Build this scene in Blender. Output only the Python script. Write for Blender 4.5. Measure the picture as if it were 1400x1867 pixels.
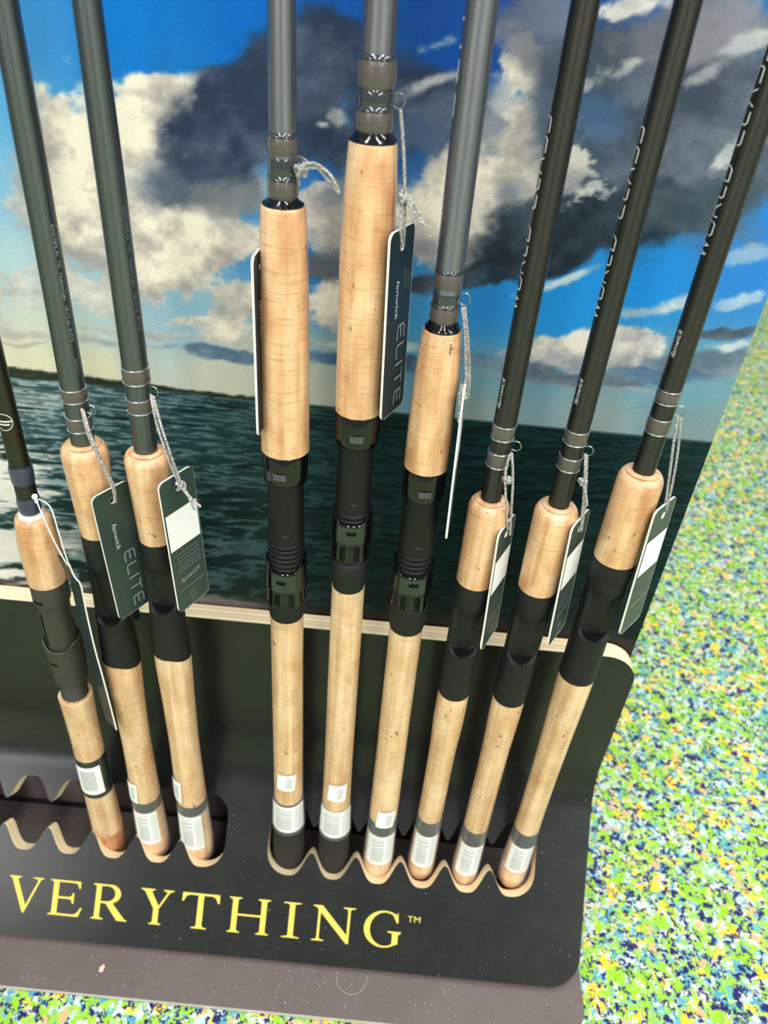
import bpy, bmesh, math, random
import numpy as np
from mathutils import Vector, geometry

for o in list(bpy.data.objects): bpy.data.objects.remove(o)
SC = bpy.context.scene
COL = SC.collection
PI = math.pi

# ------------------------------------------------------------------ camera
cam = bpy.data.cameras.new('camera'); cam_ob = bpy.data.objects.new('camera', cam); COL.objects.link(cam_ob)
cam.sensor_fit = 'VERTICAL'; cam.sensor_height = 24.0; cam.lens = 1402.0/1867.0*24.0
cam.clip_start = 0.01
cam.dof.use_dof = True; cam.dof.focus_distance = .50; cam.dof.aperture_fstop = 5.5
from mathutils import Matrix
cam_ob.matrix_world = Matrix(((0.995576, -0.093773, 0.005969, 0), (0.060425, 0.590292, -0.804925, 0), (0.071957, 0.801724, 0.593347, 0.828), (0, 0, 0, 1)))
SC.camera = cam_ob

# ------------------------------------------------------------------ world, lights, exposure
w = bpy.data.worlds.new('store_interior'); SC.world = w; w.use_nodes = True
bg = w.node_tree.nodes['Background']; bg.inputs[0].default_value = (0.92, 0.97, 1.0, 1); bg.inputs[1].default_value = 0.36
def area(name, loc, rot, sx, sy, power, color=(1, 0.995, 0.98)):
    l = bpy.data.lights.new(name, 'AREA'); l.shape = 'RECTANGLE'; l.size = sx; l.size_y = sy; l.energy = power; l.color = color
    o = bpy.data.objects.new(name, l); COL.objects.link(o); o.location = loc; o.rotation_euler = rot
    return o
# rows of ceiling strip lamps of the shop, 2.9 m up
area('ceiling_lamp', (-0.75, 0.0, 2.9), (0, 0, 0), 0.25, 2.4, 44)
area('ceiling_lamp', (0.75, 0.0, 2.9), (0, 0, 0), 0.25, 2.4, 44)
area('ceiling_lamp', (-0.75, -2.9, 2.9), (0, 0, 0), 0.25, 2.4, 44)
area('ceiling_lamp', (0.75, -2.9, 2.9), (0, 0, 0), 0.25, 2.4, 44)
area('ceiling_lamp', (2.3, -0.6, 2.9), (0, 0, 0), 0.25, 2.4, 44)
area('ceiling_lamp', (-4.2, -7.0, 2.9), (0, 0, 0), 0.4, 7.0, 330)
area('ceiling_lamp', (4.2, -7.0, 2.9), (0, 0, 0), 0.4, 7.0, 330)
SC.view_settings.view_transform = 'Standard'; SC.view_settings.look = 'None'
SC.view_settings.gamma = 1.0; SC.view_settings.use_curve_mapping = False
SC.view_settings.exposure = 0.33

# ------------------------------------------------------------------ material helpers
def lin(c):
    return tuple(((v/255.0)/12.92 if v/255.0 <= 0.04045 else ((v/255.0+0.055)/1.055)**2.4) for v in c)
def base_mat(name, col=(128, 128, 128), rough=0.5, metal=0.0, coat=0.0, spec=0.5, coat_rough=0.1):
    m = bpy.data.materials.new(name); m.use_nodes = True
    p = m.node_tree.nodes['Principled BSDF']
    p.inputs['Base Color'].default_value = (*lin(col), 1); p.inputs['Roughness'].default_value = rough
    p.inputs['Metallic'].default_value = metal; p.inputs['Coat Weight'].default_value = coat
    p.inputs['Coat Roughness'].default_value = coat_rough; p.inputs['Specular IOR Level'].default_value = spec
    return m, m.node_tree.nodes, m.node_tree.links, p
def nd(nodes, t, **kw):
    n = nodes.new(t)
    for k, v in kw.items(): setattr(n, k, v)
    return n
def coords(nodes, links, scale=(1, 1, 1), src='Object'):
    tc = nd(nodes, 'ShaderNodeTexCoord'); mp = nd(nodes, 'ShaderNodeMapping'); mp.inputs['Scale'].default_value = scale
    links.new(tc.outputs[src], mp.inputs['Vector']); return mp.outputs[0]
def noise(nodes, links, vec, scale, detail=4, rough=0.55):
    n = nd(nodes, 'ShaderNodeTexNoise'); n.inputs['Scale'].default_value = scale; n.inputs['Detail'].default_value = detail
    n.inputs['Roughness'].default_value = rough; links.new(vec, n.inputs['Vector']); return n
def ramp(nodes, links, fac, stops, interp='LINEAR'):
    r = nd(nodes, 'ShaderNodeValToRGB'); r.color_ramp.interpolation = interp
    e = r.color_ramp.elements
    while len(e) > 1: e.remove(e[-1])
    e[0].position = stops[0][0]; e[0].color = (*lin(stops[0][1]), 1)
    for ps, c in stops[1:]:
        q = e.new(ps); q.color = (*lin(c), 1)
    links.new(fac, r.inputs[0]); return r.outputs[0]
def mix(nodes, links, fac, a, b, mode='MIX'):
    m = nd(nodes, 'ShaderNodeMix', data_type='RGBA', blend_type=mode)
    if isinstance(fac, float): m.inputs[0].default_value = fac
    else: links.new(fac, m.inputs[0])
    for s, v in ((6, a), (7, b)):
        if isinstance(v, tuple): m.inputs[s].default_value = (*lin(v), 1)
        else: links.new(v, m.inputs[s])
    return m.outputs[2]
def mathn(nodes, links, op, a, b=None, c=None):
    m = nd(nodes, 'ShaderNodeMath', operation=op)
    for i, v in enumerate((a, b, c)):
        if v is None: continue
        if isinstance(v, (int, float)): m.inputs[i].default_value = v
        else: links.new(v, m.inputs[i])
    return m.outputs[0]
def bump(nodes, links, h, p, strength=0.3, dist=0.001):
    b = nd(nodes, 'ShaderNodeBump'); b.inputs['Strength'].default_value = strength; b.inputs['Distance'].default_value = dist
    links.new(h, b.inputs['Height']); links.new(b.outputs[0], p.inputs['Normal'])

def cork_mat(name, light, mid, dark, coat=0.5):
    m, N, L, p = base_mat(name, mid, 0.5, coat=coat, coat_rough=0.16)
    tc = nd(N, 'ShaderNodeTexCoord'); oi = nd(N, 'ShaderNodeObjectInfo')
    sh = nd(N, 'ShaderNodeVectorMath', operation='ADD'); L.new(tc.outputs['Object'], sh.inputs[0])
    rv = nd(N, 'ShaderNodeVectorMath', operation='SCALE'); rv.inputs[0].default_value = (3.1, 1.7, 2.3); L.new(oi.outputs['Random'], rv.inputs['Scale']); L.new(rv.outputs[0], sh.inputs[1])
    def mp(s):
        q = nd(N, 'ShaderNodeMapping'); q.inputs['Scale'].default_value = s; L.new(sh.outputs[0], q.inputs['Vector']); return q.outputs[0]
    big = noise(N, L, mp((1, 1, .45)), 60, 5, .6)
    c = ramp(N, L, big.outputs['Fac'], [(.32, dark), (.5, mid), (.66, light)])
    gr = noise(N, L, mp((1, 1, .03)), 150, 3, .6)
    gm = nd(N, 'ShaderNodeMix', data_type='RGBA', blend_type='MULTIPLY'); gm.inputs[0].default_value = 1; L.new(c, gm.inputs[6])
    L.new(ramp(N, L, gr.outputs['Fac'], [(.30, (222, 208, 198)), (.6, (255, 255, 255))]), gm.inputs[7]); c = gm.outputs[2]
    lines = noise(N, L, mp((.12, .12, 2.2)), 420, 3, .6)      # fine rings round the grip
    lf = ramp(N, L, lines.outputs['Fac'], [(.54, (0, 0, 0)), (.70, (255, 255, 255))])
    lm = mathn(N, L, 'MULTIPLY', lf, .42)
    c = mix(N, L, lm, c, tuple(int(v*.6) for v in dark))
    pit = noise(N, L, mp((1, 1, .5)), 330, 2, .5)
    pz = noise(N, L, mp((1, 1, .5)), 45, 2, .5)
    pf = mathn(N, L, 'ADD', pit.outputs['Fac'], mathn(N, L, 'MULTIPLY', pz.outputs['Fac'], .42))
    pm = ramp(N, L, pf, [(.93, (0, 0, 0)), (.965, (255, 255, 255))])
    c = mix(N, L, mathn(N, L, 'MULTIPLY', pm, .8), c, (104, 68, 40))
    L.new(c, p.inputs['Base Color']); bump(N, L, pit.outputs['Fac'], p, .12, .0006)
    return m

M = {}
M['cork'] = cork_mat('varnished_cork', (236, 198, 156), (227, 180, 132), (204, 148, 100), .8)
M['rear_cork'] = cork_mat('dull_cork', (234, 204, 162), (224, 188, 144), (206, 164, 118), .35)
M['cork_ring'] = cork_mat('reddish_composition_cork', (216, 168, 122), (200, 150, 106), (170, 116, 76), .1)

def blank_mat(name, col, rough=.34):
    # unsanded graphite: fine ridges run round the blank and stretch the highlights along it
    m, N, L, p = base_mat(name, col, rough, metal=.8, spec=.6)
    p.inputs['Anisotropic'].default_value = .85; p.inputs['Anisotropic Rotation'].default_value = .25
    tg = nd(N, 'ShaderNodeTangent', direction_type='RADIAL', axis='Z'); L.new(tg.outputs[0], p.inputs['Tangent'])
    v = coords(N, L, (1, 1, .05)); n = noise(N, L, v, 900, 2)
    L.new(mix(N, L, mathn(N, L, 'MULTIPLY', n.outputs['Fac'], .35), col, tuple(int(c*.6) for c in col)), p.inputs['Base Color'])
    return m
M['green_blank'] = blank_mat('dark_green_grey_graphite', (96, 101, 99))
M['grey_blank'] = blank_mat('slate_grey_graphite', (128, 129, 133))
M['black_blank'] = blank_mat('black_olive_graphite', (66, 64, 60))
M['olive_blank'] = blank_mat('dark_olive_graphite', (62, 60, 46))
def thread_mat(name, col):
    m, N, L, p = base_mat(name, col, .25, coat=.55, coat_rough=.06)
    v = coords(N, L); wv = nd(N, 'ShaderNodeTexWave', bands_direction='Z'); wv.inputs['Scale'].default_value = 900; wv.inputs['Distortion'].default_value = .4; L.new(v, wv.inputs['Vector'])
    L.new(mix(N, L, wv.outputs['Fac'], col, tuple(min(255, int(c*1.6)) for c in col)), p.inputs['Base Color'])
    bump(N, L, wv.outputs['Fac'], p, .15, .0003); return m
M['thread'] = thread_mat('charcoal_winding_thread', (62, 56, 52))
M['navy_thread'] = thread_mat('navy_winding_thread', (36, 39, 56))
M['epoxy'] = base_mat('clear_dark_epoxy', (44, 48, 50), .12, coat=1, coat_rough=.04)[0]
M['silver'] = base_mat('silver_trim', (205, 208, 212), .25, 1.0)[0]
M['wire'] = base_mat('dark_steel_wire', (176, 178, 180), .25, 1.0)[0]
M['gloss_black'] = base_mat('gloss_black_plastic', (9, 10, 10), .10, coat=.35, coat_rough=.03, spec=.35)[0]
M['matte_black'] = base_mat('matte_black_graphite', (16, 18, 17), .5, spec=.3)[0]
M['soft_black'] = base_mat('soft_touch_black', (18, 20, 19), .6, spec=.35)[0]
M['groove'] = base_mat('black_groove', (6, 7, 7), .8, spec=.15)[0]
M['emblem'] = base_mat('dark_grey_emblem', (70, 70, 70), .45)[0]
M['green_reflection'] = base_mat('painted_green_reflection', (24, 36, 29), .18, coat=.5, coat_rough=.06)[0]  # greenish reflection on the black nut, put into the base colour
M['olive_plastic'] = base_mat('olive_black_plastic', (50, 50, 42), .5)[0]
M['white_ring'] = base_mat('white_winding_check', (232, 230, 224), .35)[0]
M['green_band'] = base_mat('dark_green_band', (26, 38, 33), .35, coat=.6)[0]
M['foam'] = base_mat('black_foam_butt', (34, 31, 29), .8)[0]
M['rubber'] = base_mat('black_rubber', (14, 14, 14), .7)[0]
M['white_print'] = base_mat('pale_print', (206, 206, 200), .5)[0]
M['dim_print'] = base_mat('dim_grey_print', (150, 152, 150), .5)[0]
M['faint_print'] = base_mat('faint_grey_print', (104, 110, 108), .5)[0]
M['paper'] = base_mat('white_sticker_paper', (240, 240, 236), .55)[0]
M['grey_ink'] = base_mat('grey_ink', (200, 202, 202), .6)[0]
M['card_edge'] = base_mat('cream_card_edge', (244, 238, 222), .6)[0]
def card_mat(name, col):
    m, N, L, p = base_mat(name, col, .42, spec=.45)
    return m
M['card'] = card_mat('dark_green_card', (50, 66, 60))
M['navy_card'] = card_mat('dark_teal_card', (24, 38, 44))
M['yellow_ink'] = base_mat('yellow_ink', (216, 192, 78), .5)[0]
def cord_mat():
    m, N, L, p = base_mat('grey_twisted_cord', (150, 146, 142), .6)
    v = coords(N, L); n = noise(N, L, v, 900, 2)
    L.new(ramp(N, L, n.outputs['Fac'], [(.35, (104, 102, 100)), (.6, (190, 186, 180))]), p.inputs['Base Color']); return m
M['cord'] = cord_mat()
M['white_plastic'] = base_mat('white_plastic', (238, 238, 234), .35)[0]
def sleeve_mat():
    m = bpy.data.materials.new('clear_shrink_sleeve'); m.use_nodes = True; N = m.node_tree.nodes; L = m.node_tree.links
    out = N['Material Output']; p = N['Principled BSDF']; p.inputs['Base Color'].default_value = (.8, .82, .82, 1); p.inputs['Roughness'].default_value = .12
    t = nd(N, 'ShaderNodeBsdfTransparent'); mx = nd(N, 'ShaderNodeMixShader')
    lw = nd(N, 'ShaderNodeLayerWeight'); lw.inputs[0].default_value = .35
    f = mathn(N, L, 'MULTIPLY_ADD', lw.outputs['Facing'], .22, .02)
    L.new(f, mx.inputs[0]); L.new(t.outputs[0], mx.inputs[1]); L.new(p.outputs[0], mx.inputs[2]); L.new(mx.outputs[0], out.inputs[0]); return m
M['sleeve'] = sleeve_mat()
def label_mat(name, horizontal):
    # printed price label: a grey text block with bars, in the label's own UV
    m, N, L, p = base_mat(name, (240, 240, 236), .45)
    tc = nd(N, 'ShaderNodeTexCoord'); sp = nd(N, 'ShaderNodeSeparateXYZ'); L.new(tc.outputs['UV'], sp.inputs[0])
    u, v = sp.outputs[0], sp.outputs[1]
    def box(u0, u1, v0, v1):
        a = mathn(N, L, 'MULTIPLY', mathn(N, L, 'GREATER_THAN', u, u0), mathn(N, L, 'LESS_THAN', u, u1))
        b = mathn(N, L, 'MULTIPLY', mathn(N, L, 'GREATER_THAN', v, v0), mathn(N, L, 'LESS_THAN', v, v1))
        return mathn(N, L, 'MULTIPLY', a, b)
    def bars(x, n, duty):
        return mathn(N, L, 'LESS_THAN', mathn(N, L, 'FRACT', mathn(N, L, 'MULTIPLY', x, n)), duty)
    c = (240, 240, 236)
    if horizontal:
        f = mathn(N, L, 'MULTIPLY', box(.22, .78, .14, .86), bars(v, 16, .62))
        c = mix(N, L, mathn(N, L, 'MULTIPLY', f, .75), c, (92, 94, 98))
    else:
        f = mathn(N, L, 'MULTIPLY', box(.20, .62, .10, .56), .42); c = mix(N, L, f, c, (120, 120, 118))
        f = mathn(N, L, 'MULTIPLY', mathn(N, L, 'MULTIPLY', box(.20, .62, .58, .92), bars(v, 9, .6)), .5); c = mix(N, L, f, c, (96, 96, 100))
        f = mathn(N, L, 'MULTIPLY', mathn(N, L, 'MULTIPLY', box(.70, .96, .06, .94), bars(u, 24, .5)), .55); c = mix(N, L, f, c, (110, 110, 112))
    L.new(c, p.inputs['Base Color']); return m
M['label'] = label_mat('price_label_print', False); M['bar_label'] = label_mat('bar_label_print', True)
def ply_mat():
    m, N, L, p = base_mat('plywood_edge', (252, 230, 178), .55)
    tc = nd(N, 'ShaderNodeTexCoord'); sp = nd(N, 'ShaderNodeSeparateXYZ'); L.new(tc.outputs['UV'], sp.inputs[0])
    fr = mathn(N, L, 'FRACT', mathn(N, L, 'MULTIPLY', sp.outputs[1], 4.0))
    d = mathn(N, L, 'ABSOLUTE', mathn(N, L, 'SUBTRACT', fr, .5)); ln = mathn(N, L, 'GREATER_THAN', d, .43)
    par = mathn(N, L, 'GREATER_THAN', mathn(N, L, 'FRACT', mathn(N, L, 'MULTIPLY', sp.outputs[1], 2.0)), .5)
    v = coords(N, L, (1, 1, 1)); n = noise(N, L, v, 120, 4)
    c = mix(N, L, mathn(N, L, 'MULTIPLY', n.outputs['Fac'], .5), (255, 242, 206), (250, 226, 178))
    c = mix(N, L, mathn(N, L, 'MULTIPLY', par, .35), c, (232, 194, 138))
    c = mix(N, L, mathn(N, L, 'MULTIPLY', ln, .55), c, (178, 132, 84))
    L.new(c, p.inputs['Base Color']); return m
M['ply'] = ply_mat()
def dusty(name, col, rough, amount, flecks, spec=.5):
    m, N, L, p = base_mat(name, col, rough, spec=spec)
    v = coords(N, L); a = noise(N, L, v, 520, 1, .4); b = noise(N, L, v, 9, 3)
    fl = mathn(N, L, 'ADD', a.outputs['Fac'], mathn(N, L, 'MULTIPLY', b.outputs['Fac'], .12))
    mk = ramp(N, L, fl, [(flecks, (0, 0, 0)), (flecks+.03, (255, 255, 255))])
    film = mathn(N, L, 'MULTIPLY', noise(N, L, v, 26, 6, .7).outputs['Fac'], amount)
    c = mix(N, L, film, col, (150, 145, 142))
    c = mix(N, L, mathn(N, L, 'MULTIPLY', mk, .75), c, (214, 206, 200))
    st = noise(N, L, coords(N, L, (1, .25, .25)), 170, 2, .5)      # short hairs and scuffs
    sk = ramp(N, L, st.outputs['Fac'], [(.76, (0, 0, 0)), (.80, (255, 255, 255))])
    c = mix(N, L, mathn(N, L, 'MULTIPLY', sk, .25), c, (190, 184, 180))
    L.new(c, p.inputs['Base Color'])
    r = mathn(N, L, 'MULTIPLY_ADD', film, .8, rough); L.new(r, p.inputs['Roughness']); return m
M['laminate'] = dusty('black_laminate', (7, 13, 11), .22, .06, .86, .42)
M['laminate_back'] = base_mat('dark_backing', (20, 20, 20), .7)[0]
M['base_plate'] = dusty('brown_grey_metal', (82, 70, 67), .5, .22, .80)
M['plate_edge'] = base_mat('pale_metal_edge', (196, 186, 178), .4)[0]
def poster_mat():
    m, N, L, p = base_mat('printed_sky_and_sea', (120, 120, 120), .45, spec=.15)
    a = nd(N, 'ShaderNodeAttribute', attribute_name='print'); v = coords(N, L); n = noise(N, L, v, 700, 3, .7)
    k = mathn(N, L, 'MULTIPLY_ADD', n.outputs['Fac'], .30, .85)
    c = nd(N, 'ShaderNodeMix', data_type='RGBA', blend_type='MULTIPLY'); c.inputs[0].default_value = 1
    cb = nd(N, 'ShaderNodeCombineColor'); 
    for i in range(3): L.new(k, cb.inputs[i])
    L.new(a.outputs['Color'], c.inputs[6]); L.new(cb.outputs[0], c.inputs[7]); L.new(c.outputs[2], p.inputs['Base Color']); return m
M['poster'] = poster_mat()
def carpet_mat():
    m, N, L, p = base_mat('speckled_carpet', (150, 190, 120), .95, spec=.1)
    v = coords(N, L)
    d = noise(N, L, v, 190, 3, .6); sc = nd(N, 'ShaderNodeVectorMath', operation='SCALE'); sc.inputs['Scale'].default_value = .016; L.new(d.outputs['Color'], sc.inputs[0])
    ad = nd(N, 'ShaderNodeVectorMath', operation='ADD'); L.new(v, ad.inputs[0]); L.new(sc.outputs[0], ad.inputs[1])
    def cells(scale, off):
        vo = nd(N, 'ShaderNodeTexVoronoi'); vo.inputs['Scale'].default_value = scale
        q = nd(N, 'ShaderNodeVectorMath', operation='ADD'); q.inputs[1].default_value = (off, off*.7, 0); L.new(ad.outputs[0], q.inputs[0]); L.new(q.outputs[0], vo.inputs['Vector'])
        s = nd(N, 'ShaderNodeSeparateColor'); L.new(vo.outputs['Color'], s.inputs[0]); return s.outputs[0]
    c = ramp(N, L, cells(150, 0), [(0, (172, 216, 74)), (.24, (150, 205, 110)), (.38, (116, 190, 190)), (.54, (196, 224, 216)), (.66, (48, 50, 108)), (.80, (226, 222, 96)), (.90, (92, 168, 190))], 'CONSTANT')
    f2 = cells(260, 5.3)
    y = mathn(N, L, 'GREATER_THAN', cells(80, 9.1), .88); c = mix(N, L, y, c, (250, 214, 62))
    g = mathn(N, L, 'GREATER_THAN', cells(85, 2.7), .78); c = mix(N, L, g, c, (158, 214, 62))
    b = mathn(N, L, 'GREATER_THAN', f2, .80); c = mix(N, L, b, c, (46, 44, 104))
    wv = mathn(N, L, 'LESS_THAN', f2, .12); c = mix(N, L, wv, c, (222, 230, 226))
    pk = mathn(N, L, 'GREATER_THAN', cells(140, 13.7), .97); c = mix(N, L, pk, c, (248, 186, 140))
    L.new(c, p.inputs['Base Color']); h = noise(N, L, v, 900, 3, .7); bump(N, L, h.outputs['Fac'], p, .7, .003); return m
M['carpet'] = carpet_mat()

# ------------------------------------------------------------------ object helpers
def link_mesh(name, me, mat, parent=None, smooth=True, angle=35):
    o = bpy.data.objects.new(name, me); COL.objects.link(o)
    if mat and not len(me.materials): me.materials.append(mat)
    if parent: o.parent = parent
    if smooth:
        me.shade_smooth(); me.set_sharp_from_angle(angle=math.radians(angle))
    return o
def mesh(name, vs, fs, mat, parent=None, smooth=True, angle=35):
    me = bpy.data.meshes.new(name); me.from_pydata([tuple(v) for v in vs], [], fs); me.update()
    return link_mesh(name, me, mat, parent, smooth, angle)
def thing(name, label, cat, loc=(0, 0, 0), rot=(0, 0, 0), group=None):
    o = bpy.data.objects.new(name, None); COL.objects.link(o); o.location = loc; o.rotation_euler = rot; o.empty_display_size = .02
    o['label'] = label; o['category'] = cat
    if group: o['group'] = group
    return o
def struct(o):
    o['kind'] = 'structure'; return o
def lathe(prof, n=40, cap0=True, cap1=True, shape=None):
    """prof: (z, r) list; shape(theta, z, r) -> (r, z) lets a ring bend. theta 0 faces -Y."""
    vs, fs = [], []
    for z, r in prof:
        for i in range(n):
            t = 2*PI*i/n; rr, zz = (r, z) if shape is None else shape(t, z, r)
            vs.append((rr*math.sin(t), -rr*math.cos(t), zz))
    for k in range(len(prof)-1):
        for i in range(n):
            j = (i+1) % n; fs.append((k*n+i, k*n+j, (k+1)*n+j, (k+1)*n+i))
    if cap0: fs.append(tuple(range(n-1, -1, -1)))
    if cap1: fs.append(tuple((len(prof)-1)*n+i for i in range(n)))
    return vs, fs
def interp(prof, z):
    p = sorted(prof)
    if z <= p[0][0]: return p[0][1]
    for (z0, r0), (z1, r1) in zip(p, p[1:]):
        if z <= z1: return r0+(r1-r0)*(z-z0)/(z1-z0+1e-9)
    return p[-1][1]
def curved_patch(t0, t1, z0, z1, rf, nt=14, nz=6, thick=.0003, skew=0.0):
    """label wrapped on a round grip; rf(z) = radius. Returns verts, faces, uvs(per face corner)."""
    vs, fs, uv = [], [], []
    for k in range(nz+1):
        for i in range(nt+1):
            z = z0+(z1-z0)*k/nz; t = math.radians(t0+(t1-t0)*i/nt + skew*(k/nz-.5)); r = rf(z)+thick
            vs.append((r*math.sin(t), -r*math.cos(t), z)); 
    W = nt+1
    for k in range(nz):
        for i in range(nt):
            fs.append((k*W+i, k*W+i+1, (k+1)*W+i+1, (k+1)*W+i))
            for a, b in ((i, k), (i+1, k), (i+1, k+1), (i, k+1)): uv.append((a/nt, b/nz))
    return vs, fs, uv
def patch_obj(name, args, mat, parent, **kw):
    vs, fs, uv = curved_patch(*args, **kw); o = mesh(name, vs, fs, mat, parent)
    l = o.data.uv_layers.new(name='UVMap')
    for i, q in enumerate(uv): l.data[i].uv = q
    return o
def tube(path, r, n=6, closed=False):
    vs, fs = [], []; P = [Vector(p) for p in path]; up = Vector((.13, .37, .92)).normalized(); k = len(P)
    for i, p in enumerate(P):
        t = (P[(i+1) % k if closed else min(i+1, k-1)]-P[(i-1) % k if closed else max(i-1, 0)])
        t = t.normalized() if t.length > 1e-9 else Vector((0, 0, 1))
        a = t.cross(up); a = a.normalized() if a.length > 1e-4 else t.cross(Vector((1, 0, 0))).normalized(); b = a.cross(t)
        rr = r(i/(k-1)) if callable(r) else r
        for j in range(n):
            q = p+rr*(a*math.cos(2*PI*j/n)+b*math.sin(2*PI*j/n)); vs.append(tuple(q))
    for i in range(k if closed else k-1):
        for j in range(n):
            i2 = (i+1) % k; fs.append((i*n+j, i*n+(j+1) % n, i2*n+(j+1) % n, i2*n+j))
    if not closed:
        fs.append(tuple(range(n-1, -1, -1))); fs.append(tuple((k-1)*n+j for j in range(n)))
    return vs, fs
def smooth_path(pts, n):
    P = [Vector(p) for p in pts]
    if len(P) == 2: return [P[0].lerp(P[1], i/n) for i in range(n+1)]
    out = []; seg = len(P)-1
    for i in range(n+1):
        u = i/n*seg; k = min(int(u), seg-1); t = u-k
        p0 = P[max(k-1, 0)]; p1 = P[k]; p2 = P[k+1]; p3 = P[min(k+2, seg)]
        out.append(.5*((2*p1)+(p2-p0)*t+(2*p0-5*p1+4*p2-p3)*t*t+(3*p1-p0-3*p2+p3)*t**3))
    return out
def join(parts):
    V, F = [], []
    for vs, fs in parts:
        b = len(V); V += list(vs); F += [tuple(i+b for i in f) for f in fs]
    return V, F
def twisted(pts, R=.0009, strands=3, pitch=.0045):
    """a laid cord: strands wound round a smooth path"""
    base = smooth_path(pts, 12); L = sum((b-a).length for a, b in zip(base, base[1:]))
    n = max(12, int(L/.0006)); P = smooth_path(pts, n); parts = []; up = Vector((.2, .5, .84)).normalized()
    for s in range(strands):
        q = []; acc = 0
        for i, p in enumerate(P):
            t = (P[min(i+1, n)]-P[max(i-1, 0)]); t = t.normalized() if t.length > 1e-9 else Vector((0, 0, 1))
            if i: acc += (P[i]-P[i-1]).length
            a = t.cross(up).normalized(); b = a.cross(t); ph = 2*PI*(acc/pitch+s/strands)
            q.append(p+R*.5*(a*math.cos(ph)+b*math.sin(ph)))
        parts.append(tube(q, R*.58, 5))
    return join(parts)
def knot(c, R, seed=1):
    c = Vector(c); pts = []
    for i in range(61):
        t = 2*PI*i/60; pts.append(c+R*.55*Vector(((math.sin(t)+2*math.sin(2*t))*.4, (math.cos(t)-2*math.cos(2*t))*.4, -math.sin(3*t)*.8)))
    return twisted(pts, .0010, 3, .004)
def torus(c, ax1, ax2, R, r, a0=0, a1=360, n=28):
    c = Vector(c); ax1 = Vector(ax1); ax2 = Vector(ax2)
    return tube([c+R*(ax1*math.cos(math.radians(a0+(a1-a0)*i/n))+ax2*math.sin(math.radians(a0+(a1-a0)*i/n))) for i in range(n+1)], r, 6)
_tc = {}
def text2d(s, shear=0.0, space=1.0):
    k = (s, shear, space)
    if k not in _tc:
        cu = bpy.data.curves.new('text_source', 'FONT'); cu.body = s; cu.size = 1; cu.shear = shear; cu.space_character = space; cu.resolution_u = 3
        ob = bpy.data.objects.new('text_source', cu); COL.objects.link(ob)
        dg = bpy.context.evaluated_depsgraph_get(); me = bpy.data.meshes.new_from_object(ob.evaluated_get(dg))
        vs = [(v.co.x, v.co.y) for v in me.vertices]; fs = [tuple(p.vertices) for p in me.polygons]
        bpy.data.objects.remove(ob); bpy.data.curves.remove(cu); bpy.data.meshes.remove(me)
        xs = [v[0] for v in vs]; _tc[k] = ([(x-min(xs), y) for x, y in vs], fs, max(xs)-min(xs))
    return _tc[k]
# single-line rounded letters (units: height 1)
GL = {'W': (1.25, [[(0, 1), (.3, 0), (.62, .95), (.95, 0), (1.25, 1)]]), 'O': (1.0, [[(.15, 0), (.85, 0), (1, .15), (1, .85), (.85, 1), (.15, 1), (0, .85), (0, .15), (.15, 0)]]),
      'R': (.95, [[(0, 0), (0, 1), (.75, 1), (.9, .85), (.9, .55), (.75, .42), (0, .42)], [(.5, .42), (.95, 0)]]), 'L': (.8, [[(0, 1), (0, .15), (.15, 0), (.8, 0)]]),
      'D': (1.0, [[(0, 0), (0, 1), (.8, 1), (1, .8), (1, .2), (.8, 0), (0, 0)]]), 'C': (.95, [[(.95, 1), (.15, 1), (0, .85), (0, .15), (.15, 0), (.95, 0)]]),
      'A': (1.05, [[(0, 0), (.5, 1), (1.05, 0)]]), 'S': (.95, [[(.95, 1), (.12, 1), (0, .88), (0, .62), (.12, .52), (.83, .5), (.95, .4), (.95, .12), (.83, 0), (0, 0)]]),
      'E': (.85, [[(.85, 1), (.15, 1), (0, .85), (0, .15), (.15, 0), (.85, 0)], [(0, .5), (.75, .5)]]), 'I': (.1, [[(.05, 0), (.05, 1)]]), 'T': (.95, [[(0, 1), (.95, 1)], [(.475, 1), (.475, 0)]]), ' ': (.6, [])}
def strokes2d(s, gap=.35, wd=.10):
    vs, fs = [], []; x = 0
    for ch in s:
        wch, lines = GL[ch]
        for ln in lines:
            for (a, b), (c, d) in zip(ln, ln[1:]):
                dx, dy = c-a, d-b; l = math.hypot(dx, dy); nx, ny = -dy/l*wd/2, dx/l*wd/2; ex, ey = dx/l*wd*.4, dy/l*wd*.4
                k = max(1, int(l/.25)); b0 = len(vs)
                for i in range(k+1):
                    u = i/k; px = a+dx*u+(ex if i == k else -ex if i == 0 else 0); py = b+dy*u+(ey if i == k else -ey if i == 0 else 0)
                    vs += [(x+px+nx, py+ny), (x+px-nx, py-ny)]
                fs += [(b0+2*i, b0+2*i+1, b0+2*i+3, b0+2*i+2) for i in range(k)]
        x += wch+gap
    return vs, fs, x-gap
def print_on_rod(name, t2d, z0, size, th0, rf, mat, parent, up=True, fit=None):
    """flat print wrapped on a round blank. up: reads upwards with letter tops turned left; else reads downwards, tops right"""
    vs, fs, wd = t2d; k = size if fit is None else fit/wd; out = []
    for x, y in vs:
        z = z0+(x*k if up else -x*k); r = rf(z)+.00018; t = math.radians(th0)+(-1 if up else 1)*y*size/r
        out.append((r*math.sin(t), -r*math.cos(t), z))
    return mesh(name, out, fs, mat, parent, smooth=False)

# ------------------------------------------------------------------ floor
def floor():
    me = bpy.data.meshes.new('floor'); me.from_pydata([(-3, -2, 0), (4, -2, 0), (4, 4.5, 0), (-3, 4.5, 0)], [], [(0, 1, 2, 3)])
    o = link_mesh('floor', me, M['carpet'], None, False); struct(o)
floor()

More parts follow.
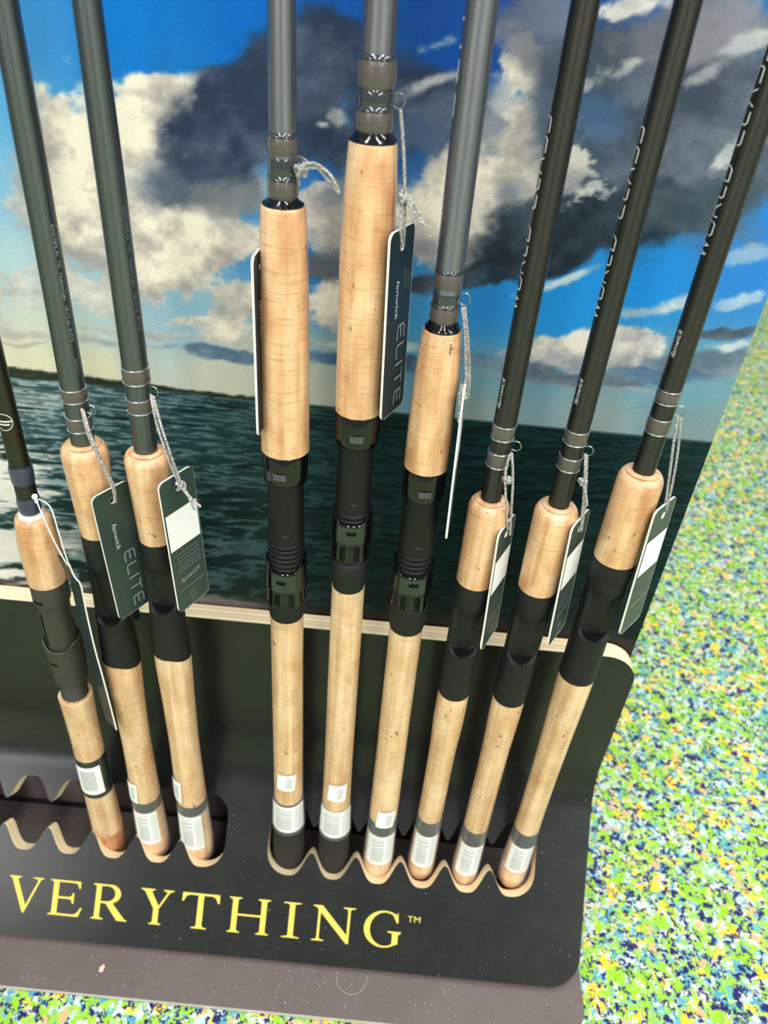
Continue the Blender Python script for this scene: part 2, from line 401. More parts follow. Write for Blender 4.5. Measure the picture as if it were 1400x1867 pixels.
# ------------------------------------------------------------------ display stand
stand = thing('rod_display_stand', 'black bent plywood rod display stand with sky and sea back board', 'display stand', (-.2, .42, 0), group=None)
SO = Vector((-.2, .42, 0))
def sp(v): return (v[0]-SO.x, v[1]-SO.y, v[2]-SO.z)
# base plate: flat sheet with rounded front corners
def rounded_rect(x0, x1, y0, y1, r, n=8, corners=(1, 1, 1, 1)):
    pts = []
    for (cx, cy, a0, k) in ((x1-r, y1-r, 0, 0), (x0+r, y1-r, 90, 1), (x0+r, y0+r, 180, 2), (x1-r, y0+r, 270, 3)):
        if corners[k]:
            for i in range(n+1):
                a = math.radians(a0+90*i/n); pts.append((cx+r*math.cos(a), cy+r*math.sin(a)))
        else: pts.append(((x1, x0, x0, x1)[k], (y1, y1, y0, y0)[k]))
    return pts
pts = rounded_rect(-.66, .2355, .3005, .62, .032, 8)
n = len(pts); vs = [sp((x, y, .008)) for x, y in pts]+[sp((x, y, .002)) for x, y in pts]
bp = mesh('base_plate', vs, [tuple(range(n)), tuple(range(2*n-1, n-1, -1))]+[(n+i, n+(i+1) % n, (i+1) % n, i) for i in range(n)], M['base_plate'], stand, smooth=False)
bp.data.materials.append(M['plate_edge'])
for p in bp.data.polygons:
    if len(p.vertices) == 4: p.material_index = 1
# back board
def box_vf(x0, x1, y0, y1, z0, z1):
    v = [(x, y, z) for z in (z0, z1) for y in (y0, y1) for x in (x0, x1)]
    return v, [(0, 2, 3, 1), (4, 5, 7, 6), (0, 1, 5, 4), (2, 6, 7, 3), (0, 4, 6, 2), (1, 3, 7, 5)]
v, f = box_vf(-.64, .2265, .4886, .503, .008, 1.75); mesh('back_board', [sp(q) for q in v], f, M['laminate_back'], stand, smooth=False)

# printed poster on the board: noise-drawn clouds and waves as a colour attribute on a fine sheet
def vnoise(x,y,seed):
    rng=np.random.RandomState(seed); g=rng.rand(64,64)
    xi=np.floor(x).astype(int); yi=np.floor(y).astype(int); fx=x-xi; fy=y-yi
    fx=fx*fx*(3-2*fx); fy=fy*fy*(3-2*fy)
    a=g[yi%64,xi%64]; b=g[yi%64,(xi+1)%64]; c=g[(yi+1)%64,xi%64]; d=g[(yi+1)%64,(xi+1)%64]
    return (a*(1-fx)+b*fx)*(1-fy)+(c*(1-fx)+d*fx)*fy
def fbm(x,y,seed,oct=5,gain=.55):
    s=0;a=1;t=0
    for o in range(oct):
        s=s+a*(vnoise(x*2**o+17.3*o,y*2**o+9.1*o,seed+o)-.5); t+=a; a*=gain
    return s/t*2.2
def lerp(a,b,t): return a+(b-a)*t
def sstep(e0,e1,x):
    t=np.clip((x-e0)/(e1-e0),0,1); return t*t*(3-2*t)
def paint(X,Z,SKY,OPS,HZ):
    # X,Z metres on the board; colours sRGB 0..255
    n=X.size; sk=np.array(SKY); w=np.zeros(n); col=np.zeros((n,3))
    for s in sk:
        k=1/(((X-s[0])**2+(Z-s[1])**2)+.0006)**2.2
        w+=k; col+=k[:,None]*s[2:5]
    col/=w[:,None]
    F=fbm(X/.040,Z/.030,11,7,.64); wx=fbm(X/.04,Z/.04,31,4); wz=fbm(X/.04,Z/.04,51,4); sh=fbm(X/.03,Z/.025,71,6,.65)
    F2=fbm(X/.02,Z/.018,91,5,.65); F3=fbm(X/.012,Z/.006,111,5,.7)
    for o in OPS:
        cx,cz,ax,az,bx,bz=o[:6]; ca=np.array(o[6:9]);cb=np.array(o[9:12]); amp,soft,op=o[12:15]
        det=ax*bz-az*bx; r=np.hypot(ax,az); px=X-cx+wx*.010*min(1,r/.02); pz=Z-cz+wz*.008*min(1,r/.02)
        u=(px*bz-pz*bx)/det; v=(pz*ax-px*az)/det
        d=np.sqrt(u*u+v*v)
        k=min(1,r/.03); nz=F*.75*k+F2*(.4+.3*(1-k))+F3*1.25*(1-k)
        a=np.clip((1.12-d+amp*nz)/soft,0,1); a=a*a*(3-2*a)*op
        t=np.clip(.34+1.5*sh-.22*v+.12,0,1)[:,None]
        c=ca*(1-t)+cb*t
        col=lerp(col,c,a[:,None])
    # land strip and sea
    e=fbm(X/.006,Z/.02,5,3)*.0012
    land=HZ+.0085*np.clip((-.055-X)/.24,0,1)
    lm=np.clip((land+e*np.clip((-.055-X)/.05,0,1)-Z)/.0016+.5,0,1)*np.clip((-.045-X)/.03,0,1)
    col=lerp(col,np.array([38,44,34])+30*np.clip(fbm(X/.008,Z/.004,8,3),0,1)[:,None],lm[:,None])
    s=np.clip((HZ-Z)/.215,0,1)           # 0 horizon 1 bottom
    L=sstep(.06,-.30,X)                   # 1 at left
    base=lerp(np.array([8,32,33.]),np.array([48,80,84.]),(L*(1-.55*sstep(.1,.6,s)))[:,None])
    base=lerp(base,np.array([9,28,29.]),(sstep(.35,.9,s)*.6)[:,None])
    sc=.010+.055*s; zz=np.log(.05+s)*1.0
    yy=zz*16+X*3
    n1=fbm(X/.045+yy*.25,yy,131,5,.6); n2=fbm(X/.02,yy*2.2,151,4,.6); n3=fbm(X/.09,yy*.7,171,3)
    rid=1-np.abs(n1*1.6+.5*n2)*1.5
    hi=sstep(.35,1.,rid+.35*n2+.25*n3)
    lightc=lerp(np.array([40,84,88.]),np.array([172,192,194.]),L[:,None])
    sea=lerp(base,lightc,(hi*(.35+.45*L)*(1-.35*sstep(.5,1,s)))[:,None])
    dk=sstep(.1,.7,-n1-.4*n2+.2*n3); sea=lerp(sea,np.array([5,20,22.]),(dk*.75)[:,None])
    # foam at the left
    for (fx,fz,rx,rz,st) in ((-.315,.475,.035,.03,.95),(-.33,.395,.05,.016,.9),(-.335,.362,.05,.010,.9),(-.26,.41,.03,.012,.5),(-.14,.353,.03,.006,.5),(-.10,.352,.03,.005,.4),(-.30,.54,.05,.010,.35)):
        d=np.sqrt(((X-fx)/rx)**2+((Z-fz)/rz)**2); a=np.clip((1-d+1.1*(n1+.6*n2)+.25)/.5,0,1)*st
        sea=lerp(sea,np.array([228,222,214.]),a[:,None])
    br=sstep(.022,.0,Z-.349-.006*n1-.004*n2)*sstep(-.22,-.05,X)*.85
    sea=lerp(sea,np.array([48,36,32.]),br[:,None])
    br=sstep(.012,.0,Z-.349-.004*n2)*sstep(-.05,-.22,X)*.6
    sea=lerp(sea,np.array([120,88,84.]),br[:,None])
    col=lerp(col,sea,np.clip((HZ-Z)/.0012+.5,0,1)[:,None])
    return np.clip(col,0,255)

SKY_TONES = [
    (-0.2232, 0.779, 60, 140, 205),
    (-0.1625, 0.7785, 5, 118, 208),
    (-0.149, 0.7611, 30, 120, 195),
    (-0.1014, 0.7883, 0, 105, 195),
    (-0.0569, 0.7979, 15, 85, 170),
    (-0.0095, 0.7953, 12, 72, 148),
    (0.0158, 0.782, 18, 76, 155),
    (0.0478, 0.8046, 40, 75, 155),
    (-0.2421, 0.734, 90, 165, 215),
    (-0.2439, 0.6944, 130, 180, 210),
    (-0.2266, 0.6377, 165, 195, 208),
    (-0.2675, 0.6339, 175, 205, 210),
    (-0.1738, 0.6535, 140, 180, 205),
    (-0.1515, 0.6224, 140, 182, 202),
    (-0.1084, 0.6835, 70, 140, 195),
    (-0.0532, 0.6749, 40, 110, 180),
    (-0.0397, 0.7505, 30, 90, 160),
    (-0.0088, 0.7209, 15, 75, 150),
    (0.011, 0.6227, 50, 140, 200),
    (0.0126, 0.607, 110, 160, 185),
    (0.0523, 0.6419, 30, 120, 190),
    (0.1017, 0.6467, 25, 135, 210),
    (0.15, 0.6658, 25, 130, 208),
    (0.2027, 0.6847, 45, 125, 200),
    (-0.2606, 0.5961, 205, 205, 190),
    (-0.2658, 0.5707, 222, 215, 180),
    (-0.2146, 0.5716, 222, 215, 182),
    (-0.1284, 0.5719, 208, 206, 188),
    (-0.05, 0.5669, 184, 188, 176),
    (0.0598, 0.5674, 138, 152, 148),
    (0.1447, 0.572, 142, 155, 152),
    (0.2127, 0.5659, 122, 140, 142),
    (0.0638, 0.5916, 95, 142, 158),
    (0.1565, 0.6011, 100, 150, 168),
    (0.2041, 0.5934, 105, 150, 165),
    (-0.2019, 0.6058, 180, 200, 200)]
CLOUDS = [
    (-0.1759, 0.6351, 0.0945, 0.0022, 0.004, 0.022, 244, 234, 216, 190, 186, 182, 2.6, 0.5, 0.85),
    (-0.0665, 0.6305, 0.0291, 0.0028, -0.0003, 0.0257, 246, 234, 214, 168, 162, 158, 2.4, 0.45, 0.8),
    (-0.0534, 0.6817, 0.0308, 0.0028, -0.0005, 0.0164, 246, 234, 214, 168, 162, 158, 2.2, 0.4, 0.9),
    (-0.1932, 0.6924, 0.0514, 0.0045, 0.0067, 0.0462, 246, 234, 214, 168, 162, 158, 1.5, 0.5, 0.8),
    (-0.1271, 0.7138, 0.0617, 0.0256, -0.0127, 0.0374, 246, 234, 214, 168, 162, 158, 0.8, 0.6, 0.8),
    (0.0098, 0.7005, 0.0439, 0.02, -0.0195, 0.0386, 222, 214, 202, 136, 138, 145, 1, 0.5, 0.8),
    (0.0494, 0.7436, 0.0342, 0.0028, -0.0077, 0.0455, 246, 234, 214, 168, 162, 158, 0.9, 0.5, 0.75),
    (-0.0744, 0.7505, 0.0627, 0.0255, -0.0155, 0.0364, 46, 62, 86, 86, 100, 120, 0.5, 0.5, 0.9),
    (-0.0043, 0.742, 0.0392, 0.0168, -0.0142, 0.0276, 44, 58, 82, 84, 98, 118, 0.6, 0.5, 0.85),
    (0.1283, 0.7444, 0.0801, 0.0284, -0.0344, 0.0592, 66, 78, 94, 98, 108, 122, 0.4, 0.5, 0.95),
    (-0.2269, 0.7452, 0.0143, -0.0037, 0.0042, 0.0071, 246, 234, 214, 168, 162, 158, 0.9, 0.5, 0.9),
    (-0.209, 0.7382, 0.0146, 0.0012, 0.0012, 0.0069, 246, 234, 214, 168, 162, 158, 0.9, 0.5, 0.85),
    (-0.2326, 0.7405, 0.0098, 0.0008, 0.0018, 0.0086, 246, 234, 214, 168, 162, 158, 0.9, 0.5, 0.7),
    (-0.2089, 0.71, 0.0276, -0.0022, 0.0101, 0.0286, 246, 234, 214, 168, 162, 158, 0.7, 0.35, 1),
    (-0.2091, 0.6778, 0.0316, 0.0028, 0.0045, 0.0278, 246, 234, 214, 168, 162, 158, 0.8, 0.4, 1),
    (-0.2022, 0.6544, 0.0217, 0.002, 0.0026, 0.0176, 246, 234, 214, 168, 162, 158, 0.9, 0.4, 0.9),
    (-0.2247, 0.7147, 0.0118, 0.001, 0.0034, 0.0181, 246, 234, 214, 168, 162, 158, 0.8, 0.5, 0.6),
    (-0.1472, 0.7474, 0.0376, 0.01, -0.0017, 0.0112, 246, 234, 214, 168, 162, 158, 0.6, 0.3, 1),
    (-0.1717, 0.7282, 0.0197, 0.0016, 0.0025, 0.0203, 246, 234, 214, 168, 162, 158, 0.6, 0.35, 1),
    (-0.1179, 0.7608, 0.0044, 0.0003, 0.0003, 0.0049, 246, 234, 214, 168, 162, 158, 0.4, 0.5, 1),
    (-0.1474, 0.6698, 0.0412, -0.0034, 0.0066, 0.0251, 246, 234, 214, 168, 162, 158, 0.9, 0.35, 1),
    (-0.116, 0.6693, 0.0272, 0.0095, -0.0037, 0.016, 246, 234, 214, 168, 162, 158, 1, 0.4, 0.95),
    (-0.1608, 0.6402, 0.0328, 0.0031, 0.0012, 0.0124, 246, 234, 214, 168, 162, 158, 1.8, 0.4, 0.9),
    (-0.1178, 0.6313, 0.0257, 0.0024, 0.0006, 0.0127, 246, 234, 214, 168, 162, 158, 1.1, 0.4, 0.85),
    (-0.1374, 0.6121, 0.0412, 0.004, 0.0004, 0.0063, 246, 234, 214, 168, 162, 158, 0.9, 0.6, 0.85),
    (-0.2466, 0.5893, 0.0465, 0.0029, 0.0008, 0.0037, 246, 234, 214, 168, 162, 158, 0.7, 0.7, 0.6),
    (-0.18, 0.6, 0.0533, 0.0033, 0.0006, 0.0041, 246, 234, 214, 168, 162, 158, 0.8, 0.7, 0.7),
    (-0.2591, 0.6216, 0.0227, 0.0022, 0.0011, 0.0054, 246, 234, 214, 168, 162, 158, 0.9, 0.6, 0.5),
    (-0.1152, 0.6063, 0.0301, 0.003, 0.0002, 0.0048, 246, 234, 214, 168, 162, 158, 0.8, 0.6, 0.7),
    (-0.0538, 0.6949, 0.0186, 0.0082, -0.0067, 0.0159, 246, 234, 214, 168, 162, 158, 0.9, 0.4, 0.95),
    (-0.0574, 0.7042, 0.0117, 0.001, -0.0002, 0.0094, 222, 214, 202, 136, 138, 145, 0.8, 0.5, 0.9),
    (-0.0519, 0.6319, 0.0164, 0.0016, -0.0008, 0.0256, 246, 234, 214, 168, 162, 158, 1, 0.4, 0.95),
    (-0.0562, 0.6572, 0.0207, 0.0056, -0.0024, 0.0116, 90, 92, 95, 130, 125, 120, 0.7, 0.5, 0.9),
    (-0.1096, 0.7377, 0.0442, 0.0195, -0.0126, 0.0299, 44, 58, 82, 84, 98, 118, 0.35, 0.3, 1),
    (-0.1426, 0.7063, 0.027, 0.019, -0.0109, 0.0154, 44, 58, 82, 84, 98, 118, 0.6, 0.6, 0.85),
    (-0.118, 0.6973, 0.0303, 0.0001, 0.0025, 0.0174, 95, 102, 112, 140, 138, 136, 0.7, 0.6, 0.8),
    (-0.0555, 0.7521, 0.0374, 0.003, -0.0013, 0.0434, 44, 58, 82, 84, 98, 118, 0.4, 0.3, 1),
    (-0.0898, 0.7671, 0.0186, 0.0107, -0.0081, 0.0119, 44, 58, 82, 84, 98, 118, 0.4, 0.4, 1),
    (-0.0411, 0.7119, 0.0197, 0.0017, -0.0006, 0.0137, 95, 105, 118, 130, 135, 140, 0.7, 0.6, 0.7),
    (-0.0583, 0.7376, 0.0158, -0.0012, 0.0028, 0.017, 40, 56, 78, 62, 76, 96, 0.5, 0.6, 0.9),
    (-0.0685, 0.7857, 0.0167, 0.0065, -0.0031, 0.0069, 44, 58, 82, 84, 98, 118, 0.7, 0.5, 0.8),
    (-0.0428, 0.7489, 0.0078, -0.0006, 0.0014, 0.0097, 50, 105, 165, 90, 130, 170, 0.6, 0.6, 0.85),
    (-0.0506, 0.7454, 0.0047, 0.004, -0.0046, 0.0044, 222, 214, 202, 136, 138, 145, 0.6, 0.6, 0.9),
    (-0.0584, 0.741, 0.0051, 0.0004, -0.0001, 0.0026, 235, 228, 218, 175, 178, 182, 0.75, 0.85, 0.9),
    (0.0002, 0.7872, 0.0123, 0.0106, -0.003, 0.0025, 235, 228, 218, 175, 178, 182, 1.2, 0.95, 0.6),
    (-0.0025, 0.755, 0.0373, 0.0123, -0.0063, 0.0153, 44, 58, 82, 84, 98, 118, 0.6, 0.4, 0.95),
    (0.0054, 0.7679, 0.0213, 0.0143, -0.003, 0.0034, 235, 228, 218, 175, 178, 182, 1.35, 0.95, 0.7),
    (-0.0105, 0.7401, 0.0158, 0.0013, -0.0008, 0.0085, 50, 68, 100, 70, 90, 120, 0.6, 0.5, 0.9),
    (-0.0053, 0.7181, 0.013, 0.0011, -0.0013, 0.0135, 20, 75, 145, 45, 95, 155, 0.7, 0.5, 0.8),
    (0.0211, 0.7173, 0.0205, 0.0139, -0.0115, 0.0148, 246, 234, 214, 168, 162, 158, 0.9, 0.4, 0.9),
    (0.015, 0.6845, 0.0304, 0.0027, -0.0031, 0.0273, 222, 214, 202, 136, 138, 145, 0.8, 0.4, 1),
    (0.0035, 0.6967, 0.02, 0.0018, -0.0016, 0.0158, 246, 234, 214, 168, 162, 158, 0.9, 0.5, 0.9),
    (0.0337, 0.6726, 0.0182, 0.0087, -0.0063, 0.0122, 110, 105, 105, 145, 138, 132, 0.7, 0.5, 0.8),
    (0.0498, 0.7768, 0.0121, 0, -0.0016, 0.0203, 246, 234, 214, 168, 162, 158, 0.6, 0.35, 0.95),
    (0.0507, 0.7634, 0.0043, 0.0003, -0.0012, 0.0067, 60, 120, 175, 90, 135, 175, 0.6, 0.5, 0.8),
    (0.0514, 0.732, 0.0253, 0.0021, -0.0053, 0.031, 246, 234, 214, 168, 162, 158, 0.7, 0.4, 1),
    (0.0472, 0.6973, 0.0261, 0.0122, -0.0095, 0.0172, 222, 214, 202, 136, 138, 145, 0.8, 0.4, 1),
    (0.0333, 0.7452, 0.0125, 0.001, -0.0021, 0.0139, 90, 110, 140, 130, 140, 155, 0.8, 0.5, 0.7),
    (0.0646, 0.7935, 0.0248, 0.0058, -0.0106, 0.0255, 90, 96, 112, 125, 128, 138, 0.5, 0.5, 0.8),
    (0.1137, 0.7518, 0.0484, 0.022, -0.0323, 0.0474, 66, 80, 96, 92, 104, 120, 0.3, 0.3, 1),
    (0.1645, 0.7589, 0.0469, 0.012, -0.0251, 0.0471, 62, 74, 90, 100, 110, 124, 0.3, 0.3, 1),
    (0.1359, 0.8015, 0.0447, 0.0106, -0.0108, 0.0205, 110, 110, 122, 140, 138, 146, 0.6, 0.5, 0.9),
    (0.0822, 0.6906, 0.051, 0.018, -0.0105, 0.0226, 28, 40, 50, 58, 72, 86, 0.45, 0.35, 1),
    (0.1293, 0.7046, 0.0385, 0.012, -0.0108, 0.0221, 28, 40, 50, 58, 72, 86, 0.4, 0.45, 0.95),
    (0.0453, 0.6649, 0.0435, 0.0174, -0.0037, 0.0084, 28, 40, 50, 58, 72, 86, 0.6, 0.45, 0.9),
    (0.008, 0.6524, 0.0239, 0.0058, -0.0022, 0.009, 50, 60, 76, 80, 86, 96, 0.7, 0.5, 0.95),
    (0.1693, 0.7146, 0.043, 0.0135, -0.0079, 0.0145, 58, 74, 86, 80, 94, 106, 0.5, 0.5, 0.85),
    (0.0998, 0.7577, 0.0202, -0.0046, 0.0032, 0.0207, 70, 105, 150, 95, 130, 165, 0.7, 0.9, 0.7),
    (0.0836, 0.7465, 0.0124, 0.001, -0.0036, 0.0166, 105, 125, 150, 130, 145, 165, 0.8, 0.8, 0.6),
    (0.1014, 0.8106, 0.0218, 0.0065, -0.0028, 0.0049, 235, 228, 218, 175, 178, 182, 1.05, 0.65, 1),
    (0.0909, 0.8066, 0.0098, 0.0041, -0.0027, 0.0039, 235, 228, 218, 175, 178, 182, 1.2, 0.75, 0.9),
    (0.1009, 0.7782, 0.0128, 0.0093, -0.0038, 0.0037, 235, 228, 218, 175, 178, 182, 1.5, 0.95, 0.6),
    (0.1635, 0.7973, 0.0184, 0.0089, -0.0037, 0.0044, 235, 228, 218, 175, 178, 182, 1.2, 0.75, 0.9),
    (0.15, 0.7847, 0.0113, 0.0097, -0.0037, 0.0031, 185, 180, 182, 150, 150, 158, 0.9, 0.8, 0.8),
    (0.1339, 0.7887, 0.0168, 0.0114, -0.0063, 0.0061, 150, 148, 156, 130, 130, 140, 0.9, 0.9, 0.6),
    (0.1742, 0.7439, 0.0083, 0.0089, -0.0045, 0.0035, 235, 228, 218, 175, 178, 182, 0.75, 0.65, 1),
    (0.1845, 0.7549, 0.0126, 0.0095, -0.0052, 0.005, 120, 125, 135, 150, 152, 158, 0.8, 0.7, 0.8),
    (0.0915, 0.7249, 0.0096, 0.0069, -0.0073, 0.0083, 222, 214, 202, 136, 138, 145, 2, 0.6, 0.9),
    (0.097, 0.7151, 0.0082, 0.006, -0.0026, 0.003, 235, 228, 218, 175, 178, 182, 1.8, 0.95, 0.9),
    (0.0948, 0.6624, 0.025, 0.0092, -0.0017, 0.0036, 235, 228, 218, 175, 178, 182, 1.2, 0.85, 0.8),
    (0.173, 0.659, 0.0186, 0.0063, -0.0028, 0.0054, 205, 205, 208, 150, 165, 185, 0.9, 0.7, 0.8),
    (0.207, 0.6622, 0.0149, 0.0058, -0.0024, 0.004, 235, 228, 218, 175, 178, 182, 1.35, 0.95, 0.6),
    (0.2004, 0.6913, 0.018, 0.0051, -0.0023, 0.0044, 235, 228, 218, 175, 178, 182, 1.5, 0.95, 0.5),
    (0.1544, 0.6499, 0.0161, 0.0047, -0.0019, 0.0042, 235, 228, 218, 175, 178, 182, 1.35, 0.95, 0.7),
    (0.1149, 0.6192, 0.0389, 0.0061, -0.0035, 0.0129, 222, 214, 202, 136, 138, 145, 0.8, 0.35, 1),
    (0.1503, 0.6247, 0.0178, 0.0018, -0.0028, 0.0106, 222, 214, 202, 136, 138, 145, 0.9, 0.4, 0.95),
    (0.0837, 0.608, 0.0256, 0.0026, -0.0016, 0.0087, 222, 214, 202, 136, 138, 145, 0.9, 0.4, 0.9),
    (0.0545, 0.603, 0.0298, 0.0019, -0.0007, 0.0064, 70, 100, 130, 110, 135, 155, 0.8, 0.5, 0.9),
    (0.1039, 0.6007, 0.0632, 0.0028, -0.001, 0.0065, 72, 90, 108, 110, 120, 130, 0.8, 0.4, 0.95),
    (0.1391, 0.5951, 0.06, 0.0015, -0.0005, 0.0029, 150, 160, 168, 110, 130, 145, 0.7, 0.8, 0.8),
    (0.0713, 0.5923, 0.0452, 0.002, -0.0003, 0.0029, 85, 105, 122, 120, 140, 150, 0.7, 0.6, 0.8),
    (0.2071, 0.6411, 0.0281, 0.0017, -0.0011, 0.0037, 60, 72, 88, 95, 105, 115, 0.7, 0.5, 0.9),
    (0.2067, 0.6204, 0.039, 0.0039, -0.0037, 0.0114, 88, 104, 122, 140, 150, 158, 0.9, 0.5, 0.9),
    (0.2135, 0.6329, 0.021, 0.0021, -0.0013, 0.0037, 235, 228, 218, 175, 178, 182, 1.35, 0.85, 0.7),
    (0.1731, 0.6089, 0.044, 0.0019, -0.0011, 0.0048, 70, 100, 130, 110, 135, 155, 0.8, 0.5, 0.85),
    (0.1999, 0.5822, 0.0455, 0.0012, -0.0003, 0.0013, 120, 140, 150, 110, 130, 140, 0.8, 0.8, 0.7),
    (-0.1119, 0.5925, 0.0571, 0.0003, 0.0008, 0.0066, 70, 100, 130, 110, 135, 155, 0.8, 0.5, 0.95),
    (-0.0432, 0.5952, 0.0454, 0.0011, 0.0002, 0.0074, 52, 92, 135, 90, 125, 150, 0.7, 0.4, 0.95),
    (0.01, 0.5953, 0.0377, 0.0017, -0.0003, 0.0057, 60, 88, 118, 110, 130, 145, 0.7, 0.5, 0.9),
    (-0.0474, 0.6058, 0.0224, 0.0022, -0.0001, 0.0036, 246, 234, 214, 168, 162, 158, 0.8, 0.6, 0.8),
    (-0.006, 0.6051, 0.0299, 0.0019, -0.0002, 0.0032, 235, 228, 218, 175, 178, 182, 1.35, 0.95, 0.6),
    (-0.1927, 0.5898, 0.0577, 0.0025, 0.0004, 0.0025, 120, 140, 150, 160, 170, 170, 0.8, 0.8, 0.7),
    (-0.2675, 0.5811, 0.0316, 0.0032, 0.0004, 0.0021, 140, 145, 140, 170, 170, 160, 0.8, 0.7, 0.6),
    (-0.0331, 0.6203, 0.011, 0.0011, -0.0002, 0.0046, 60, 140, 200, 80, 150, 200, 0.6, 0.7, 0.6)]
def poster():
    xs = np.concatenate([np.linspace(-.64, -.40, 24)[:-1], np.linspace(-.40, .2265, 470)])
    zs = np.concatenate([np.linspace(.02, .33, 10)[:-1], np.linspace(.33, .84, 380), np.linspace(.84, 1.75, 60)[1:]])
    X, Z = np.meshgrid(xs, zs); nx, nz = len(xs), len(zs)
    col = paint(X.ravel(), Z.ravel(), SKY_TONES, CLOUDS, .5575)/255.0
    col = np.where(col <= .04045, col/12.92, ((col+.055)/1.055)**2.4)
    co = np.stack([X.ravel()-SO.x, np.full(X.size, .488-SO.y), Z.ravel()], 1)
    i = np.arange(nx*nz).reshape(nz, nx); q = np.stack([i[:-1, :-1], i[:-1, 1:], i[1:, 1:], i[1:, :-1]], -1).reshape(-1, 4)
    me = bpy.data.meshes.new('sky_and_sea_print'); me.vertices.add(len(co)); me.vertices.foreach_set('co', co.astype(np.float32).ravel())
    me.loops.add(q.size); me.loops.foreach_set('vertex_index', q.astype(np.int32).ravel())
    me.polygons.add(len(q)); me.polygons.foreach_set('loop_start', (np.arange(len(q))*4).astype(np.int32)); me.update(calc_edges=True)
    at = me.color_attributes.new('print', 'FLOAT_COLOR', 'POINT'); at.data.foreach_set('color', np.concatenate([col, np.ones((len(col), 1))], 1).astype(np.float32).ravel())
    o = link_mesh('sky_and_sea_print', me, M['poster'], stand, False); o['label'] = 'printed sky with cumulus clouds over a dark choppy sea'
poster()

# bent front panel: profile runs down, bends forward and slopes to the viewer at 50 degrees
YP, Z_TOP, THK = .470, .3505, .0165
BR = .0879; L1 = .1497; ARC = BR*math.radians(40)
def prof(s):
    """(Y, Z, normal) on the front face at arc length s from the top edge"""
    if s < L1: return YP, Z_TOP-s, (-1, 0)
    z1 = Z_TOP-L1
    if s < L1+ARC:
        a = (s-L1)/BR; return YP-BR+BR*math.cos(a), z1-BR*math.sin(a), (-math.cos(a), math.sin(a))
    a = math.radians(40); u = s-L1-ARC
    return YP-BR+BR*math.cos(a)-math.sin(a)*u, z1-BR*math.sin(a)-math.cos(a)*u, (-math.cos(a), math.sin(a))
def on_panel(x, s, off=0.0):
    y, z, nn = prof(s); return (x-SO.x, y+nn[0]*off-SO.y, z+nn[1]*off)
PITCH = .0443
def bow(t, k): return .5+.5*math.cos(PI*min(1, t)**k)
def slot_loop(cs):
    cs = sorted(cs); lo, up = [], []; x0 = cs[0]-PITCH/2; x1 = cs[-1]+PITCH/2; N = 22*len(cs)
    for i in range(N+1):
        x = x0+(x1-x0)*i/N
        if i < 11: x = cs[0]-PITCH/2*math.cos(PI/2*i/11)
        if i > N-11: x = cs[-1]+PITCH/2*math.cos(PI/2*(N-i)/11)
        c = min(cs, key=lambda q: abs(q-x)); t = min(1, abs(x-c)/(PITCH/2))
        if x < cs[0] or x > cs[-1]: b0 = b1 = math.sqrt(max(0, 1-t**2.2))
        else: b0, b1 = bow(t, 1.55), bow(t, 1.75)
        lo.append((x, .2715+.0235*b0)); up.append((x, .2465-.024*b1))
    return lo+up[::-1]
holes = [slot_loop([-.0661+PITCH*k for k in range(6)]), slot_loop([-.1527-PITCH*k for k in range(6)])]
outer = rounded_rect(-.62, .2288, 0, .378, .030, 8)
def densify(loop, step=.008):
    out = []
    for (a, b), (c, d) in zip(loop, loop[1:]+loop[:1]):
        k = max(1, int(math.hypot(c-a, d-b)/step)); out += [(a+(c-a)*i/k, b+(d-b)*i/k) for i in range(k)]
    return out
outer = densify(outer)
def inside(p, lp):
    r = False; x, y = p; j = len(lp)-1
    for i in range(len(lp)):
        if (lp[i][1] > y) != (lp[j][1] > y) and x < (lp[j][0]-lp[i][0])*(y-lp[i][1])/(lp[j][1]-lp[i][1])+lp[i][0]: r = not r
        j = i
    return r
def far(p, lp, d): return all((p[0]-q[0])**2+(p[1]-q[1])**2 > d*d for q in lp)
def bent_panel():
    pts = []; edges = []
    for lp in [outer]+holes:
        b = len(pts); pts += lp; edges += [(b+i, b+(i+1) % len(lp)) for i in range(len(lp))]
    for i in range(1, 70):
        for k in range(1, 64):
            p = (-.62+.8488*i/70, .378*k/64)
            if inside(p, outer) and far(p, outer, .004) and not any(inside(p, h) for h in holes) and all(far(p, h, .003) for h in holes): pts.append(p)
    r = geometry.delaunay_2d_cdt([Vector(p) for p in pts], edges, [], 1, 1e-6)
    P = [tuple(v) for v in r[0]]; T = []
    for f in r[2]:
        c = (sum(P[i][0] for i in f)/len(f), sum(P[i][1] for i in f)/len(f))
        if inside(c, outer) and not any(inside(c, h) for h in holes): T.append(tuple(f))
    ar = sum((P[f[1]][0]-P[f[0]][0])*(P[f[2]][1]-P[f[0]][1])-(P[f[2]][0]-P[f[0]][0])*(P[f[1]][1]-P[f[0]][1]) for f in T)
    if ar > 0: T = [f[::-1] for f in T]
    n = len(P); vs = [on_panel(x, s) for x, s in P]+[on_panel(x, s, -THK) for x, s in P]
    fs = T+[tuple(i+n for i in f[::-1]) for f in T]
    o = mesh('bent_panel', vs, fs, M['laminate'], stand, True, 30)
    V, F, UV = [], [], []
    for lp in [outer]+holes:
        b = len(V); k = len(lp)
        for x, s in lp: V += [on_panel(x, s, .0001), on_panel(x, s, -THK-.0001)]
        for i in range(k):
            j = (i+1) % k; F.append((b+2*i, b+2*j, b+2*j+1, b+2*i+1)); UV += [(i/k, 0), ((i+1)/k, 0), ((i+1)/k, 1), (i/k, 1)]
    e = mesh('plywood_edge', V, F, M['ply'], o, True, 40); l = e.data.uv_layers.new(name='UVMap')
    for i, q in enumerate(UV): l.data[i].uv = q
    e['label'] = 'pale layered plywood edge of the black panel'
    return o
panel = bent_panel()

